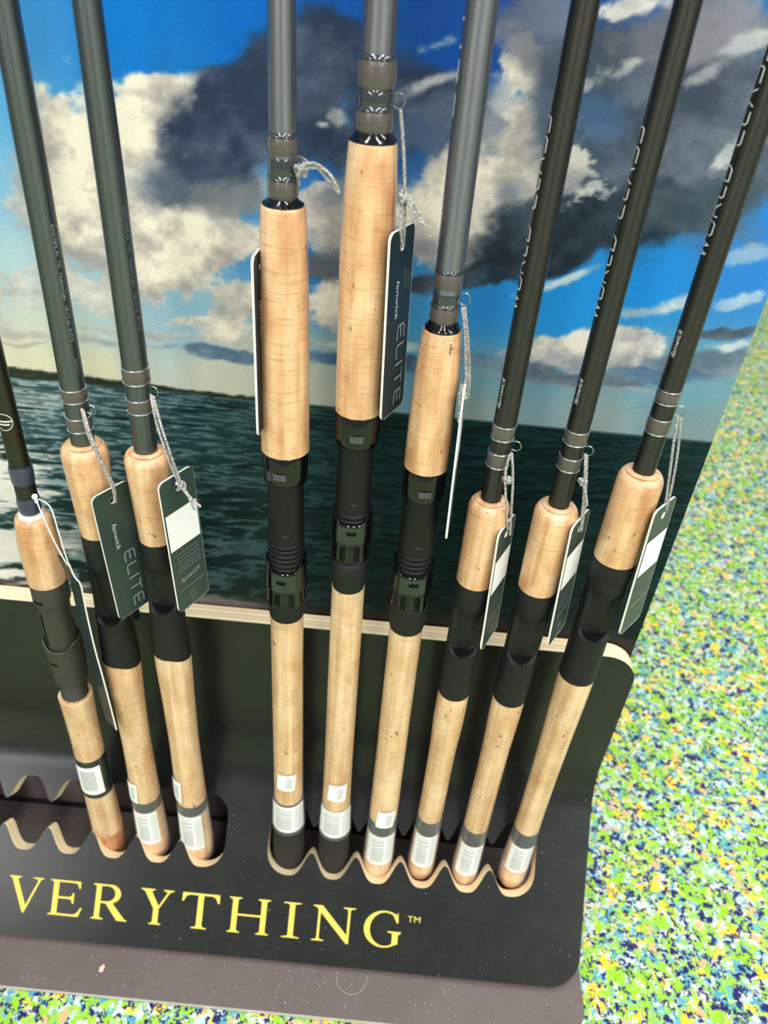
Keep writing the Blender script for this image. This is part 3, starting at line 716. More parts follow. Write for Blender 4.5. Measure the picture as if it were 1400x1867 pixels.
# serif capitals, drawn as outlines (height 1)
def serif(ch):
    """list of closed polygons (outer first, holes after) for a Roman capital"""
    T = .03; a = .135; th = .045       # serif thickness, stem width, hairline
    def stem(x, w=a, y0=0, y1=1, s=.085): # stem with bracketed serifs
        return [(x-s, y0), (x+w+s, y0), (x+w+s, y0+T), (x+w+.02, y0+T+.02), (x+w, y0+T+.06), (x+w, y1-T-.06), (x+w+.02, y1-T-.02), (x+w+s, y1-T), (x+w+s, y1), (x-s, y1), (x-s, y1-T), (x-.02, y1-T-.02), (x, y1-T-.06), (x, y0+T+.06), (x-.02, y0+T+.02), (x-s, y0+T)]
    def arc(cx, cy, rx, ry, a0, a1, n=16): return [(cx+rx*math.cos(math.radians(a0+(a1-a0)*i/n)), cy+ry*math.sin(math.radians(a0+(a1-a0)*i/n))) for i in range(n+1)]
    if ch == 'I': return .33, [[stem(.15, s=.15)]]
    if ch == 'H': return 1.04, [[stem(.085)], [stem(.79)], [[(.2, .485), (.85, .485), (.85, .54), (.2, .54)]]]
    if ch == 'V': return 1.0, [[[(0, 1), (0, 1-T), (.07, 1-T-.03), (.45, -.02), (.50, -.02), (.90, 1-T-.03), (.98, 1-T), (.98, 1), (.68, 1), (.68, 1-T), (.79, 1-T-.02), (.82, 1-T-.07), (.525, .20), (.25, 1-T-.07), (.265, 1-T-.02), (.34, 1-T), (.34, 1)]]]
    if ch == 'Y': return .98, [[[(0, 1), (0, 1-T), (.07, 1-T-.02), (.12, 1-T-.06), (.40, .45), (.40, T+.06), (.38, T+.02), (.30, T), (.30, 0), (.66, 0), (.66, T), (.58, T+.02), (.56, T+.06), (.56, .45), (.84, 1-T-.06), (.90, 1-T-.02), (.97, 1-T), (.97, 1), (.66, 1), (.66, 1-T), (.75, 1-T-.02), (.77, 1-T-.06), (.55, .53), (.325, 1-T-.06), (.34, 1-T-.02), (.41, 1-T), (.41, 1)]]]
    if ch == 'T': return .90, [[[(.27, 0), (.63, 0), (.63, T), (.55, T+.02), (.517, T+.06), (.517, .94), (.72, .94), (.80, .88), (.85, .75), (.89, .75), (.88, 1), (.02, 1), (.01, .75), (.05, .75), (.10, .88), (.18, .94), (.383, .94), (.383, T+.06), (.35, T+.02), (.27, T)]]]
    if ch == 'E': return .86, [[[(0, 0), (.78, 0), (.86, .26), (.815, .26), (.75, .13), (.66, .06), (.25, .06), (.225, .09), (.225, .48), (.50, .48), (.57, .45), (.59, .36), (.63, .36), (.63, .66), (.59, .66), (.57, .57), (.50, .54), (.225, .54), (.225, .945), (.60, .945), (.70, .92), (.74, .80), (.785, .80), (.775, 1), (0, 1), (0, 1-T), (.07, 1-T-.02), (.085, 1-T-.06), (.085, T+.06), (.07, T+.02), (0, T)]]]
    if ch == 'N': return 1.06, [[[(0, 1), (.225, 1), (.86, .22), (.86, 1-T-.06), (.84, 1-T-.02), (.74, 1-T), (.74, 1), (1.04, 1), (1.04, 1-T), (.94, 1-T-.02), (.92, 1-T-.06), (.92, -.02), (.86, -.02), (.19, .80), (.19, T+.06), (.21, T+.02), (.31, T), (.31, 0), (.01, 0), (.01, T), (.11, T+.02), (.13, T+.06), (.13, .88), (.07, 1-T-.02), (0, 1-T)]]]
    if ch == 'R':
        outer_ = [(0, 0), (.33, 0), (.33, T), (.265, T+.02), (.225, T+.06), (.225, .46), (.36, .46), (.70, 0), (.97, 0), (.97, T), (.90, T+.03), (.545, .48)]+arc(.48, .74, .27, .26, -55, 90, 12)+[(0, 1), (0, 1-T), (.07, 1-T-.02), (.085, 1-T-.06), (.085, T+.06), (.07, T+.02), (0, T)]
        hole = [(.225, .52), (.34, .52)]+arc(.39, .735, .21, .215, -80, 88, 12)+[(.225, .945)]
        return .97, [[outer_, hole]]
    if ch == 'G':
        o_ = arc(.52, .5, .52, .52, 52, 306, 30)
        i_ = arc(.545, .5, .39, .47, 300, 60, 26)
        pts = [(.86, 1.0)]+[(.82, .90)]+o_+[(.90, .10), (.90, .36), (.97, .42), (.97, .455), (.62, .455), (.62, .42), (.73, .40), (.745, .36), (.745, .10)]+i_+[(.84, .70), (.885, .70)]
        return 1.0, [[pts]]
    return .5, []
def fill2d(loops, name):
    cu = bpy.data.curves.new(name, 'CURVE'); cu.dimensions = '2D'; cu.fill_mode = 'BOTH'
    for lp in loops:
        s = cu.splines.new('POLY'); s.points.add(len(lp)-1); s.use_cyclic_u = True
        for p, (x, y) in zip(s.points, lp): p.co = (x, y, 0, 1)
    ob = bpy.data.objects.new(name, cu); COL.objects.link(ob); dg = bpy.context.evaluated_depsgraph_get()
    me = bpy.data.meshes.new_from_object(ob.evaluated_get(dg)); vs = [(v.co.x, v.co.y) for v in me.vertices]; fs = [tuple(p.vertices) for p in me.polygons]
    bpy.data.objects.remove(ob); bpy.data.curves.remove(cu); bpy.data.meshes.remove(me); return vs, fs
CAP_BASE, CAP_H = .3545, .0340
for ch, x0, x1 in (('V', -.3395, -.3056), ('E', -.2985, -.2652), ('R', -.2559, -.2199), ('Y', -.2084, -.1757), ('T', -.1674, -.1298), ('H', -.1205, -.0796), ('I', -.0665, -.0491), ('N', -.0371, .0048), ('G', .0141, .0510)):
    wd, polys = serif(ch); V, F = [], []
    allx = [p[0] for pl in polys for p in pl[0]]; mn, mxx = min(allx), max(allx)
    for lv, pl in enumerate(polys):
        v2, f2 = fill2d(pl, 'letter_source'); b = len(V)
        V += [on_panel(x0+(x-mn)/(mxx-mn)*(x1-x0), CAP_BASE-y*CAP_H, .0004+lv*.00003) for x, y in v2]; F += [tuple(i+b for i in f) for f in f2]
    mesh('letter', V, F, M['yellow_ink'], panel, False)
v2, f2, wd = text2d('TM'); mesh('letter', [on_panel(.0565+x/wd*.0125, .3285-y*.0085, .0004) for x, y in v2], f2, M['yellow_ink'], panel, False)

# ------------------------------------------------------------------ rods
ROD_Y, FLOOR_Z = .422, .008
def rod_root(x, label, group):
    xb, xt = x; tilt = math.atan((xt-xb)/.72)
    return thing('fishing_rod', label, 'fishing rod', (xb-(xt-xb)*.062/.72, ROD_Y, FLOOR_Z), (0, tilt, 0), group)
def lz(prof): return [(z-FLOOR_Z, r) for z, r in prof]
def rod_part(name, prof, mat, root, n=40, shape=None, angle=35):
    p = sorted(lz(prof)); v, f = lathe(p, n, shape=shape); return mesh(name, v, f, mat, root, True, angle)
def rod_blank(prof, bottom, mat, root):
    pr = sorted(prof); r_top = pr[-1][1]; full = [(bottom, pr[0][1])]+[q for q in pr if q[0] > bottom+.001]+[(1.15, r_top*.9), (1.65, .0035), (1.95, .0012)]
    return rod_part('blank', full, mat, root, 32)
def rounded_end(z, r, rin, up=1, k=.006, n=5):
    """profile of a rounded shoulder from (z, rin) to (z - k, r)"""
    return [(z-up*k*(1-math.sin(PI/2*i/n)), rin+(r-rin)*(math.cos(PI/2*i/n))**.8) for i in range(n+1)]
def band(root, z0, z1, r, mat, name='winding', lip=.0016):
    return rod_part(name, [(z0, r-.0006), (z0+lip, r), (z1-lip, r), (z1, r-.0006)], mat, root, 36)
def trim(root, z, r): return rod_part('trim_ring', [(z-.0005, r-.0002), (z-.0002, r+.00025), (z+.0002, r+.00025), (z+.0005, r-.0002)], M['silver'], root, 36)
def hook_keeper(root, z, r, side=80):
    t = math.radians(side); d = Vector((math.sin(t), -math.cos(t), 0)); v, f = torus(d*(r+.0022)+Vector((0, 0, z-FLOOR_Z)), d, (0, 0, 1), .0034, .00036, -150, 150)
    return mesh('hook_keeper', v, f, M['wire'], root)
def butt_fittings(root, rear, S):
    """band, price label, clear sleeve, cork ring and rubber cap at the foot of a rod"""
    rf = lambda z: interp(lz(rear), z)
    z = lambda q: q-FLOOR_Z
    if 'band' in S:
        rod_part('band', [(S['band'][1], interp(rear, S['band'][1])+.0002), (S['band'][0], interp(rear, S['band'][0])+.0002)], M['green_band'], root)
    l0, l1 = S['label']; patch_obj('price_label', (S['lab'][0], S['lab'][1], z(l1), z(l0), lambda q: rf(q)+.0006), M['label'], root)
    if S['sticker']:
        a, b, t0, t1 = S['sticker']; st = patch_obj('price_sticker', (t0, t1, z(b), z(a), lambda q: rf(q)+.0009), M['paper'], root, skew=S.get('skw', 6))
        if S.get('ink', True): patch_obj('ink_block', (t0+(t1-t0)*.5, t0+(t1-t0)*.82, z(b)+(a-b)*.18, z(b)+(a-b)*.8, lambda q: rf(q)+.0012), M['grey_ink'], st, skew=S.get('skw', 6)*.6)
    top = S['band'][0] if 'band' in S else l0+.003
    bot = S.get('tan', l1)-.004
    v, f = lathe([(z(bot), rf(z(bot))+.0016), (z(bot+(top-bot)*.5), rf(z(bot+(top-bot)*.5))+.0014), (z(top), rf(z(top))+.0004)], 40, False, False)
    s = mesh('clear_sleeve', v, f, M['sleeve'], root)

CLASS_GROUP = None
def casting_rod(S, label, blank_mat, group, word=None, fenwick=None, spec=None, wires=True, cork_dark=False):
    root = rod_root(S['x'], label, group)
    cork_top = S['bend']+.0045
    bl = rod_blank(S['blank'], S['bend']-.006, blank_mat, root); brf = lambda z: interp(lz(S['blank']), z)
    rg = S['rings']
    for (z1, r1), (z0, r0) in ((rg[0], rg[1]), (rg[2], rg[3])):
        wdg = band(root, z0, z1, max(r0, r1), M['thread'])
        trim(root, z0, max(r0, r1)); trim(root, z1, max(r0, r1))
    hook_keeper(root, (rg[1][0]+rg[2][0])/2, rg[1][1]-.0004)
    ck = S['cork']; rin = interp(S['blank'], S['bend']); zt = S['bend']+.0005; rt = ck[0][1]
    pr = [(zt-.001, rin*.98), (zt+.0006, rin+.0006)]+[(zt+.0006-.0085*(1-math.cos(PI/2*i/7)), rin+.0006+(rt-rin-.0006)*math.sin(PI/2*i/7)) for i in range(1, 8)]+[q for q in ck[1:]]
    rod_part('fore_grip', pr, M['cork'], root, 48, angle=60)
    # reel seat: collar, scooped body, lower sleeve (one moulded piece)
    st = sorted(S['seat']); st[0] = (st[0][0], S['rear'][0][1]+.0003); zb, ztp = st[0][0], st[-1][0]; s1, s0 = S['scoop'][0], S['scoop'][1]
    rbig = interp(st, s0); nz, nt = 150, 96; vs, fs = [], []
    for k in range(nz+1):
        q = zb+(ztp-zb)*k/nz
        for i in range(nt):
            t = -PI+2*PI*i/nt; r = interp(st, q); zz = q
            if S['skew'] and k < 20: zz = q-S['skew']*max(0, math.sin(t-.2))*(1-k/20)
            u = (q-s0)/(s1-s0)                       # 0 at the rounded foot of the scoop, 1 at its head
            if -.02 < u < 1.2:
                half = math.radians(64); foot = (q-s0)/.0090
                ww = half*(math.sqrt(max(0, 1-(1-min(1, foot))**2)) if foot > 0 else 0)
                fade = 1 if u < .80 else max(0, (1.06-u)/.26)
                if ww > 0:
                    e = max(0, min(1, (ww-abs(t))/.16)); e = e*e*(3-2*e)
                    r = r-e*fade*((.0042+.0048*max(0, min(1, 1-u)))*math.cos(min(PI/2, abs(t)/half*PI/2*.6))+.0006)
            vs.append((r*math.sin(t), -r*math.cos(t), zz-FLOOR_Z))
    for k in range(nz):
        for i in range(nt):
            j = (i+1) % nt; fs.append((k*nt+i, k*nt+j, (k+1)*nt+j, (k+1)*nt+i))
    fs += [tuple(range(nt-1, -1, -1)), tuple(nz*nt+i for i in range(nt))]
    seat = mesh('reel_seat', vs, fs, M['soft_black'], root, True, 50)
    v, f = lathe([(ztp-.0135-FLOOR_Z, interp(st, ztp-.013)+.0001), (ztp-.0130-FLOOR_Z, interp(st, ztp-.012)+.0005), (ztp-.001-FLOOR_Z, st[-1][1]+.0004), (ztp-FLOOR_Z, st[-1][1]+.0001)], 48)
    mesh('collar', v, f, M['soft_black'], seat)
    # flat black patch paints the shade in the pocket where a reel foot slides
    hf = math.radians(64); pv, pf = [], []
    for i in range(25):
        tt = hf*.93*(i/12-1); z_ = s0-FLOOR_Z+.0090*(1-math.sqrt(1-(tt/hf)**2))+.0014; R0 = interp(st, s0)
        for q in (R0-.0090, R0-.0024): pv.append((q*math.sin(tt), -q*math.cos(tt), z_))
    for i in range(24): pf.append((2*i, 2*i+1, 2*i+3, 2*i+2))
    mesh('pocket_shade', pv, pf, M['groove'], seat, False)
    # trigger behind the seat
    tp = [Vector((0.004, .010, s0-FLOOR_Z-.002)), Vector((.007, .0165, s0-FLOOR_Z-.006)), Vector((.0085, .0215, s0-FLOOR_Z-.014)), Vector((.008, .0225, s0-FLOOR_Z-.022))]
    v, f = tube(smooth_path(tp, 12), lambda u: .0042-.0018*u, 10); mesh('trigger', v, f, M['soft_black'], seat)
    rear = S['rear']; top = rear[0]
    pr = [(FLOOR_Z+.012, interp(rear, .09))]+[(z, r) for z, r in sorted(rear) if z > FLOOR_Z+.02]+[(top[0]+.006, top[1]-.0016)]
    def sk(t, z, r):
        return (r, z-(S['skew']*(.5+.5*math.sin(t))*.0 if S['skew'] else 0))
    tan = S['tan']
    body = [q for q in pr if q[0] > tan]; body = [(tan, interp(rear, tan))]+body
    rod_part('rear_grip', body, M['rear_cork'], root, 44, angle=60)
    rt_ = interp(rear, tan); rod_part('cork_ring', [(tan-.012, rt_-.0012), (tan-.006, rt_-.0002), (tan, rt_)], M['cork_ring'], root)
    rod_part('butt_cap', [(FLOOR_Z, rt_-.004), (FLOOR_Z+.004, rt_-.0015), (tan-.012, rt_-.0012)], M['rubber'], root)
    butt_fittings(root, rear, S)
    if word: print_on_rod('lettering', strokes2d(word[0], .38, .10), word[1]-FLOOR_Z, .0088, word[3], brf, M['white_print'], root, True, fit=word[2]-word[1])
    if fenwick: print_on_rod('brand_script', text2d('fenwick', .35), fenwick[0]-FLOOR_Z, .0046, fenwick[2], brf, M['white_print'], root, True, fit=fenwick[1]-fenwick[0])
    if spec: print_on_rod('size_print', text2d(spec[0], 0, 1.05), spec[1]-FLOOR_Z, .0030, spec[3], brf, spec[4], root, False, fit=spec[1]-spec[2])
    return root

def spinning_rod(S, label, group, word=None, fenwick=None):
    root = rod_root(S['x'], label, group)
    rod_blank(S['blank'], S['flare'][1][0]-.004, M['grey_blank'], root); brf = lambda z: interp(lz(S['blank']), z)
    (za, ra), (zb, rb) = S['w1']; (zc, rc), (zd, rd) = S['w2']
    band(root, zb, za, max(ra, rb), M['thread']); band(root, zd, zc, max(rc, rd), M['thread'])
    for q, r in ((za, ra), (zc, rc)): 
        rod_part('trim_ring', [(q-.0004, r-.0002), (q+.0002, r+.0003), (q+.0016, r), (q+.0022, r-.0006)], M['epoxy'], root, 36)
    band(root, zc+.0006, zb-.0006, S['bandr'], M['epoxy'], 'winding')
    hook_keeper(root, (zb+zc)/2, S['bandr'])
    (f0, fr0), (f1, fr1) = S['flare']; h = f0-f1
    rod_part('winding_check', [(f1-.001, fr1), (f1+h*.18, fr1), (f1+h*.34, fr1-(fr1-fr0)*.30), (f1+h*.55, fr0+.0008), (f0, fr0-.0002)], M['gloss_black'], root, 40)
    fg = S['fore']; rod_part('fore_grip', [(fg[0][0]+.0002, fg[0][1]-.0008)]+fg, M['cork'], root, 48, angle=60)
    # reel seat with its hood, threads, locking nut and collar
    (b0, br0), (b1, br1) = S['body']; (t0, tr0), (t1, tr1) = S['thr']
    pr = [(b0+.004, br0), (t0, br1)]; k = int((t0-t1+.012)/.0042); low = t1-.012
    q = t0
    while q > low:
        pr += [(q-.0002, tr0), (q-.0009, tr0+.0005), (q-.0024, tr0+.0005), (q-.0031, tr0-.0010), (q-.0040, tr0-.0010)]; q -= .0042
    pr += [(q, tr0), (S['nut'][2][0], tr0)]
    seat = rod_part('reel_seat', pr, M['matte_black'], root, 44, angle=30)
    (h0, hr0), (h1, hr1) = S['hood']
    def hood_shape(t, z, r):
        tt = (t+PI) % (2*PI)-PI
        return (r, z-(.0018*math.sin(abs(tt)*1.0)**2 if z < h1-FLOOR_Z+.0035 else 0))
    v, f = lathe(sorted(lz([(h0, hr0-.0004), (h0-.001, hr0+.0001), (h1+.004, hr1), (h1+.001, hr1-.0004), (h1, hr1-.0012)])), 56, shape=hood_shape); mesh('hood', v, f, M['gloss_black'], seat)
    eo = 4 if S['x'][0] > -.05 else -6
    patch_obj('hood_emblem', (eo-16, eo+16, h1-FLOOR_Z+.0058, h1-FLOOR_Z+.0108, lambda z: hr1), M['emblem'], seat, nt=10, thick=.0006)
    v, f = torus((math.sin(math.radians(8))*(br1+.0001), -math.cos(math.radians(8))*(br1+.0001), t0-FLOOR_Z+.011), (1, 0, 0), (0, 0, 1), .0020, .00022, 190, 350, 10); mesh('seat_mark', v, f, M['emblem'], seat)
    (n0, nr0), (n1, nr1), (n2, nr2) = S['nut']
    def nut_shape(t, z, r):
        tt = abs((t+PI) % (2*PI)-PI)
        d = 0
        if z > n0-FLOOR_Z-.0022: d = .0065*max(0, min(1, (tt-.62)/.35)) if tt < 1.6 else .0065
        return (r, z+d)
    v, f = lathe(lz([(n2, nr2-.0006), (n1-.0002, nr1-.0006), (n1+.0002, nr1+.0003), (n0-.002, nr0+.0003), (n0-.0006, nr0+.0003), (n0, nr0-.0002), (n0, nr0-.0012), (n0-.004, tr0+.0002)]), 64, False, False, nut_shape)
    nut = mesh('locking_nut', v, f, M['gloss_black'], seat)
    patch_obj('nut_reflection', (-36, 36, n1-FLOOR_Z+.0008, n0-FLOOR_Z-.0012, lambda z: nr0+.0003), M['green_reflection'], seat, nt=12)  # front facet of the nut, its green reflection painted as a patch
    patch_obj('window_mark', (eo-13, eo+13, n1-FLOOR_Z+.0085, n1-FLOOR_Z+.0112, lambda z: nr0+.0007), M['groove'], seat, nt=8)
    gv = []
    for c in (-52, -20, 22, 60):
        for d in (-6.5, 0, 6.5):
            a, b, _ = curved_patch(c+d-1.4, c+d+1.4, n2-FLOOR_Z+.0015, n1-FLOOR_Z-.0025, lambda z: nr2-.0005, 2, 1, .0004); gv.append((a, b))
    v, f = join(gv); mesh('grip_grooves', v, f, M['groove'], seat, False)
    v, f = lathe(sorted(lz(S['ring']+[(S['ring'][0][0]+.0012, S['ring'][0][1]-.0012)])), 44); mesh('lower_collar', v, f, M['soft_black'], seat)
    rear = S['rear']; top = rear[0]
    if S['kind'] == 'black':
        cut = S['butt'][0][0]; pr = [(cut, interp(rear, cut))]+[q for q in sorted(rear) if q[0] > cut+.001]
        rod_part('rear_grip', pr, M['rear_cork'], root, 44, angle=60)
        bt = sorted(S['butt']); full = [(FLOOR_Z, bt[0][1]-.002), (FLOOR_Z+.003, bt[0][1])]+bt
        rod_part('butt_cap', full, M['foam'], root, 44, angle=60)
        butt_fittings(root, bt+[(cut+.03, interp(rear, cut+.03)), (.26, interp(rear, .26))], dict(S))
    else:
        tan = S['tan']; full = S['butt']+[q for q in rear if q[0] > S['butt'][0][0]+.004]
        pr = [(tan, interp(full, tan))]+[q for q in sorted(full) if q[0] > tan+.001]
        rod_part('rear_grip', pr, M['rear_cork'], root, 44, angle=60)
        rt_ = interp(full, tan); rod_part('cork_ring', [(tan-.012, rt_-.0012), (tan-.006, rt_-.0002), (tan, rt_)], M['cork_ring'], root)
        rod_part('butt_cap', [(FLOOR_Z, rt_-.004), (FLOOR_Z+.004, rt_-.0015), (tan-.012, rt_-.0012)], M['rubber'], root)
        D = dict(S); D['band'] = (S['label'][0]+.018, S['label'][0]); butt_fittings(root, full, D)
    if word: print_on_rod('lettering', strokes2d(word[0], .45, .13), word[1]-FLOOR_Z, .0085, word[3], brf, M['white_print'], root, True, fit=word[2]-word[1])
    if fenwick: print_on_rod('brand_script', text2d('fenwick', .35), fenwick[0]-FLOOR_Z, .0046, fenwick[2], brf, M['dim_print'], root, True, fit=fenwick[1]-fenwick[0])
    return root

R = {'a': {'band': [0.1576, 0.1432],
       'bend': 0.55,
       'blank': [(0.7875, 0.00678), (0.7359, 0.00735), (0.6952, 0.00721), (0.6188, 0.0075), (0.597, 0.00754), (0.5515, 0.00743)],
       'cork': [(0.5468, 0.01531), (0.5192, 0.01433), (0.4772, 0.01232)],
       'lab': (-45, 50),
       'label': [0.1432, 0.0922],
       'rear': [(0.346, 0.0145), (0.3274, 0.01431), (0.2921, 0.01316), (0.24, 0.01233), (0.184, 0.01292), (0.0741, 0.01491)],
       'rings': [(0.5912, 0.00793), (0.5828, 0.00801), (0.571, 0.00796), (0.5616, 0.00787)],
       'scoop': [0.4468, 0.3922],
       'seat': [(0.4771, 0.01213), (0.4172, 0.01229), (0.3485, 0.01271)],
       'skew': 0.007,
       'sticker': [0.1887, 0.1594, -62, -8],
       'tan': 0.0722,
       'x': (-0.2076, -0.2027)},
 'b': {'band': [0.1597, 0.1453],
       'bend': 0.5487,
       'blank': [(0.7969, 0.00686), (0.721, 0.00743), (0.6231, 0.00785), (0.5578, 0.00762)],
       'cork': [(0.5452, 0.01492), (0.5146, 0.01378), (0.4765, 0.01243)],
       'lab': (-50, 45),
       'label': [0.1453, 0.0903],
       'rear': [(0.3608, 0.01442), (0.3467, 0.01439), (0.2988, 0.01343), (0.2475, 0.01284), (0.192, 0.01346), (0.0736, 0.01533)],
       'rings': [(0.6094, 0.00832), (0.5998, 0.00842), (0.5884, 0.00819), (0.5794, 0.00811)],
       'scoop': [0.4536, 0.4099],
       'seat': [(0.4763, 0.01224), (0.4227, 0.01233), (0.3627, 0.01265)],
       'skew': 0.007,
       'sticker': [0.1993, 0.1676, -70, -15],
       'tan': 0.0712,
       'x': (-0.1628, -0.1628)},
 'c': {'bandr': 0.00758,
       'blank': [(0.8038, 0.0067), (0.7493, 0.00717)],
       'body': [(0.537, 0.01207), (0.487, 0.01277)],
       'butt': [(0.1782, 0.01372), (0.1339, 0.01475), (0.0964, 0.01574), (0.0555, 0.01623)],
       'flare': [(0.7164, 0.00811), (0.7129, 0.01122)],
       'fore': [(0.7127, 0.01166), (0.7107, 0.01227), (0.6931, 0.01319), (0.6615, 0.01424), (0.6144, 0.01482), (0.5614, 0.01564)],
       'hood': [(0.5603, 0.01459), (0.539, 0.01496)],
       'kind': 'black',
       'lab': (-70, 75),
       'label': [0.177, 0.1364],
       'nut': [(0.4643, 0.01447), (0.4462, 0.01475), (0.4301, 0.015)],
       'rear': [(0.4138, 0.01275), (0.3767, 0.01257), (0.2363, 0.01306), (0.1796, 0.01344)],
       'ring': [(0.4294, 0.01378), (0.4195, 0.01392), (0.4138, 0.01275)],
       'sticker': [0.2257, 0.2027, -35, 35],
       'thr': [(0.4877, 0.01237), (0.4638, 0.01269)],
       'w1': [(0.7464, 0.00762), (0.7376, 0.00772)],
       'w2': [(0.7259, 0.008), (0.7164, 0.00811)],
       'x': (-0.0687, -0.0713)},
 'd': {'bandr': 0.00917,
       'blank': [(0.8073, 0.00815), (0.7871, 0.0083)],
       'body': [(0.5703, 0.0114), (0.5181, 0.01212)],
       'butt': [(0.1677, 0.01354), (0.1365, 0.01442), (0.0939, 0.01546), (0.0531, 0.01622)],
       'flare': [(0.7523, 0.00972), (0.7479, 0.01214)],
       'fore': [(0.7476, 0.01214), (0.7455, 0.0126), (0.7251, 0.01384), (0.6846, 0.01498), (0.6399, 0.01462), (0.5944, 0.01414)],
       'hood': [(0.5943, 0.01397), (0.5722, 0.01435)],
       'kind': 'black',
       'lab': (-70, 75),
       'label': [0.1757, 0.1348],
       'nut': [(0.5125, 0.01388), (0.4961, 0.01414), (0.4791, 0.01441)],
       'rear': [(0.4485, 0.01207), (0.3826, 0.01226), (0.2427, 0.01247), (0.1673, 0.01329)],
       'ring': [(0.4753, 0.0129), (0.4728, 0.01411), (0.4623, 0.01388), (0.4537, 0.012), (0.4481, 0.01167)],
       'sticker': [0.2174, 0.1931, -30, 40],
       'thr': [(0.5193, 0.01192), (0.512, 0.01202)],
       'w1': [(0.7839, 0.00951), (0.7719, 0.0097)],
       'w2': [(0.762, 0.00958), (0.7523, 0.00972)],
       'x': (-0.0234, -0.0254)},
 'e': {'bandr': 0.00791,
       'blank': [(0.8107, 0.00768), (0.7595, 0.00794), (0.6924, 0.00788)],
       'body': [(0.5338, 0.01201), (0.4873, 0.01265)],
       'butt': [(0.1613, 0.01327), (0.0692, 0.01453)],
       'flare': [(0.6571, 0.00843), (0.6524, 0.01052)],
       'fore': [(0.6519, 0.011), (0.6492, 0.01167), (0.6228, 0.01339), (0.5901, 0.01412), (0.5583, 0.01432)],
       'hood': [(0.5581, 0.01397), (0.5355, 0.01435)],
       'kind': 'green',
       'lab': (-55, 60),
       'label': [0.1424, 0.0939],
       'nut': [(0.4721, 0.01442), (0.4557, 0.01468), (0.4381, 0.01495)],
       'rear': [(0.4126, 0.01265), (0.3643, 0.01262), (0.2504, 0.0128), (0.1609, 0.01301)],
       'ring': [(0.4369, 0.01376), (0.4203, 0.01399), (0.4128, 0.01286)],
       'sticker': [0.1832, 0.1581, -25, 45],
       'tan': 0.0703,
       'thr': [(0.4884, 0.01225), (0.472, 0.01248)],
       'w1': [(0.6856, 0.0081), (0.6762, 0.00821)],
       'w2': [(0.6661, 0.00833), (0.6571, 0.00843)],
       'x': (0.0222, 0.0208)},
 'f': {'band': [0.1681, 0.147],
       'bend': 0.536,
       'blank': [(0.8142, 0.0067), (0.7193, 0.00707), (0.5987, 0.00716), (0.5452, 0.00693)],
       'cork': [(0.5302, 0.01392), (0.5045, 0.01377), (0.4652, 0.0136)],
       'lab': (-60, 50),
       'label': [0.147, 0.0945],
       'rear': [(0.3443, 0.01251), (0.3078, 0.01271), (0.2704, 0.01151), (0.226, 0.01123), (0.1733, 0.01148), (0.0739, 0.01268)],
       'rings': [(0.5938, 0.00737), (0.5844, 0.00746), (0.5742, 0.00738), (0.564, 0.00747)],
       'scoop': [0.4422, 0.3936],
       'seat': [(0.465, 0.01341), (0.4077, 0.01279), (0.3451, 0.01206)],
       'skew': 0,
       'sticker': None,
       'tan': 0.0791,
       'x': (0.0662, 0.0671)},
 'g': {'band': [0.1591, 0.1375],
       'bend': 0.5363,
       'blank': [(0.8176, 0.00644), (0.7233, 0.00693), (0.6035, 0.00718), (0.5505, 0.00713)],
       'cork': [(0.5303, 0.01479), (0.5059, 0.01465), (0.4645, 0.01399)],
       'lab': (-60, 50),
       'label': [0.1375, 0.0869],
       'rear': [(0.3434, 0.01299), (0.3145, 0.01268), (0.2778, 0.01173), (0.228, 0.01153), (0.1602, 0.01169), (0.0666, 0.01285)],
       'rings': [(0.5948, 0.00742), (0.5858, 0.00751), (0.5756, 0.00743), (0.5666, 0.00751)],
       'scoop': [0.4419, 0.3924],
       'seat': [(0.4644, 0.0138), (0.4022, 0.01308), (0.3446, 0.01233)],
       'skew': 0,
       'sticker': None,
       'tan': 0.0702,
       'x': (0.1113, 0.1125)},
 'h': {'band': [0.1642, 0.1436],
       'bend': 0.5684,
       'blank': [(0.7825, 0.00657), (0.699, 0.00662), (0.6342, 0.00692), (0.5729, 0.00714)],
       'cork': [(0.5634, 0.01479), (0.5396, 0.01487), (0.4979, 0.01486)],
       'lab': (-60, 50),
       'label': [0.1436, 0.1013],
       'rear': [(0.3771, 0.01398), (0.3458, 0.01356), (0.2975, 0.01241), (0.2418, 0.01164), (0.1829, 0.0115), (0.0802, 0.013)],
       'rings': [(0.6275, 0.00714), (0.6195, 0.00721), (0.6087, 0.00731), (0.5988, 0.0074)],
       'scoop': [0.4723, 0.4245],
       'seat': [(0.4977, 0.01468), (0.4382, 0.01353), (0.3781, 0.01314)],
       'skew': 0,
       'sticker': None,
       'tan': 0.0807,
       'x': (0.1593, 0.1601)},
 'l': {'band': [0.2148, 0.1602],
       'blank': [(0.5644, 0.00654), (0.5309, 0.00663)],
       'body': [(0.4034, 0.0119), (0.3565, 0.01246)],
       'check': [(0.489, 0.00826), (0.4845, 0.00867)],
       'fore': [(0.485, 0.01131), (0.4816, 0.01249), (0.4617, 0.0143), (0.4256, 0.01404)],
       'hood': [(0.4251, 0.01345), (0.4052, 0.01372)],
       'label': [0.2075, 0.1672],
       'logo': 0.5644,
       'nut': [(0.3588, 0.01458), (0.3375, 0.01443), (0.3163, 0.01338)],
       'ol': 0.00698,
       'rear': [(0.2943, 0.01411), (0.2627, 0.01334), (0.2338, 0.01296), (0.1655, 0.01371), (0.0621, 0.01513)],
       'thr': [(0.3132, 0.01074), (0.294, 0.01093)],
       'wa': [(0.5281, 0.00772), (0.5139, 0.00785)],
       'wb': [(0.5022, 0.00758), (0.489, 0.00769)],
       'x': (-0.2532, -0.2497)}}
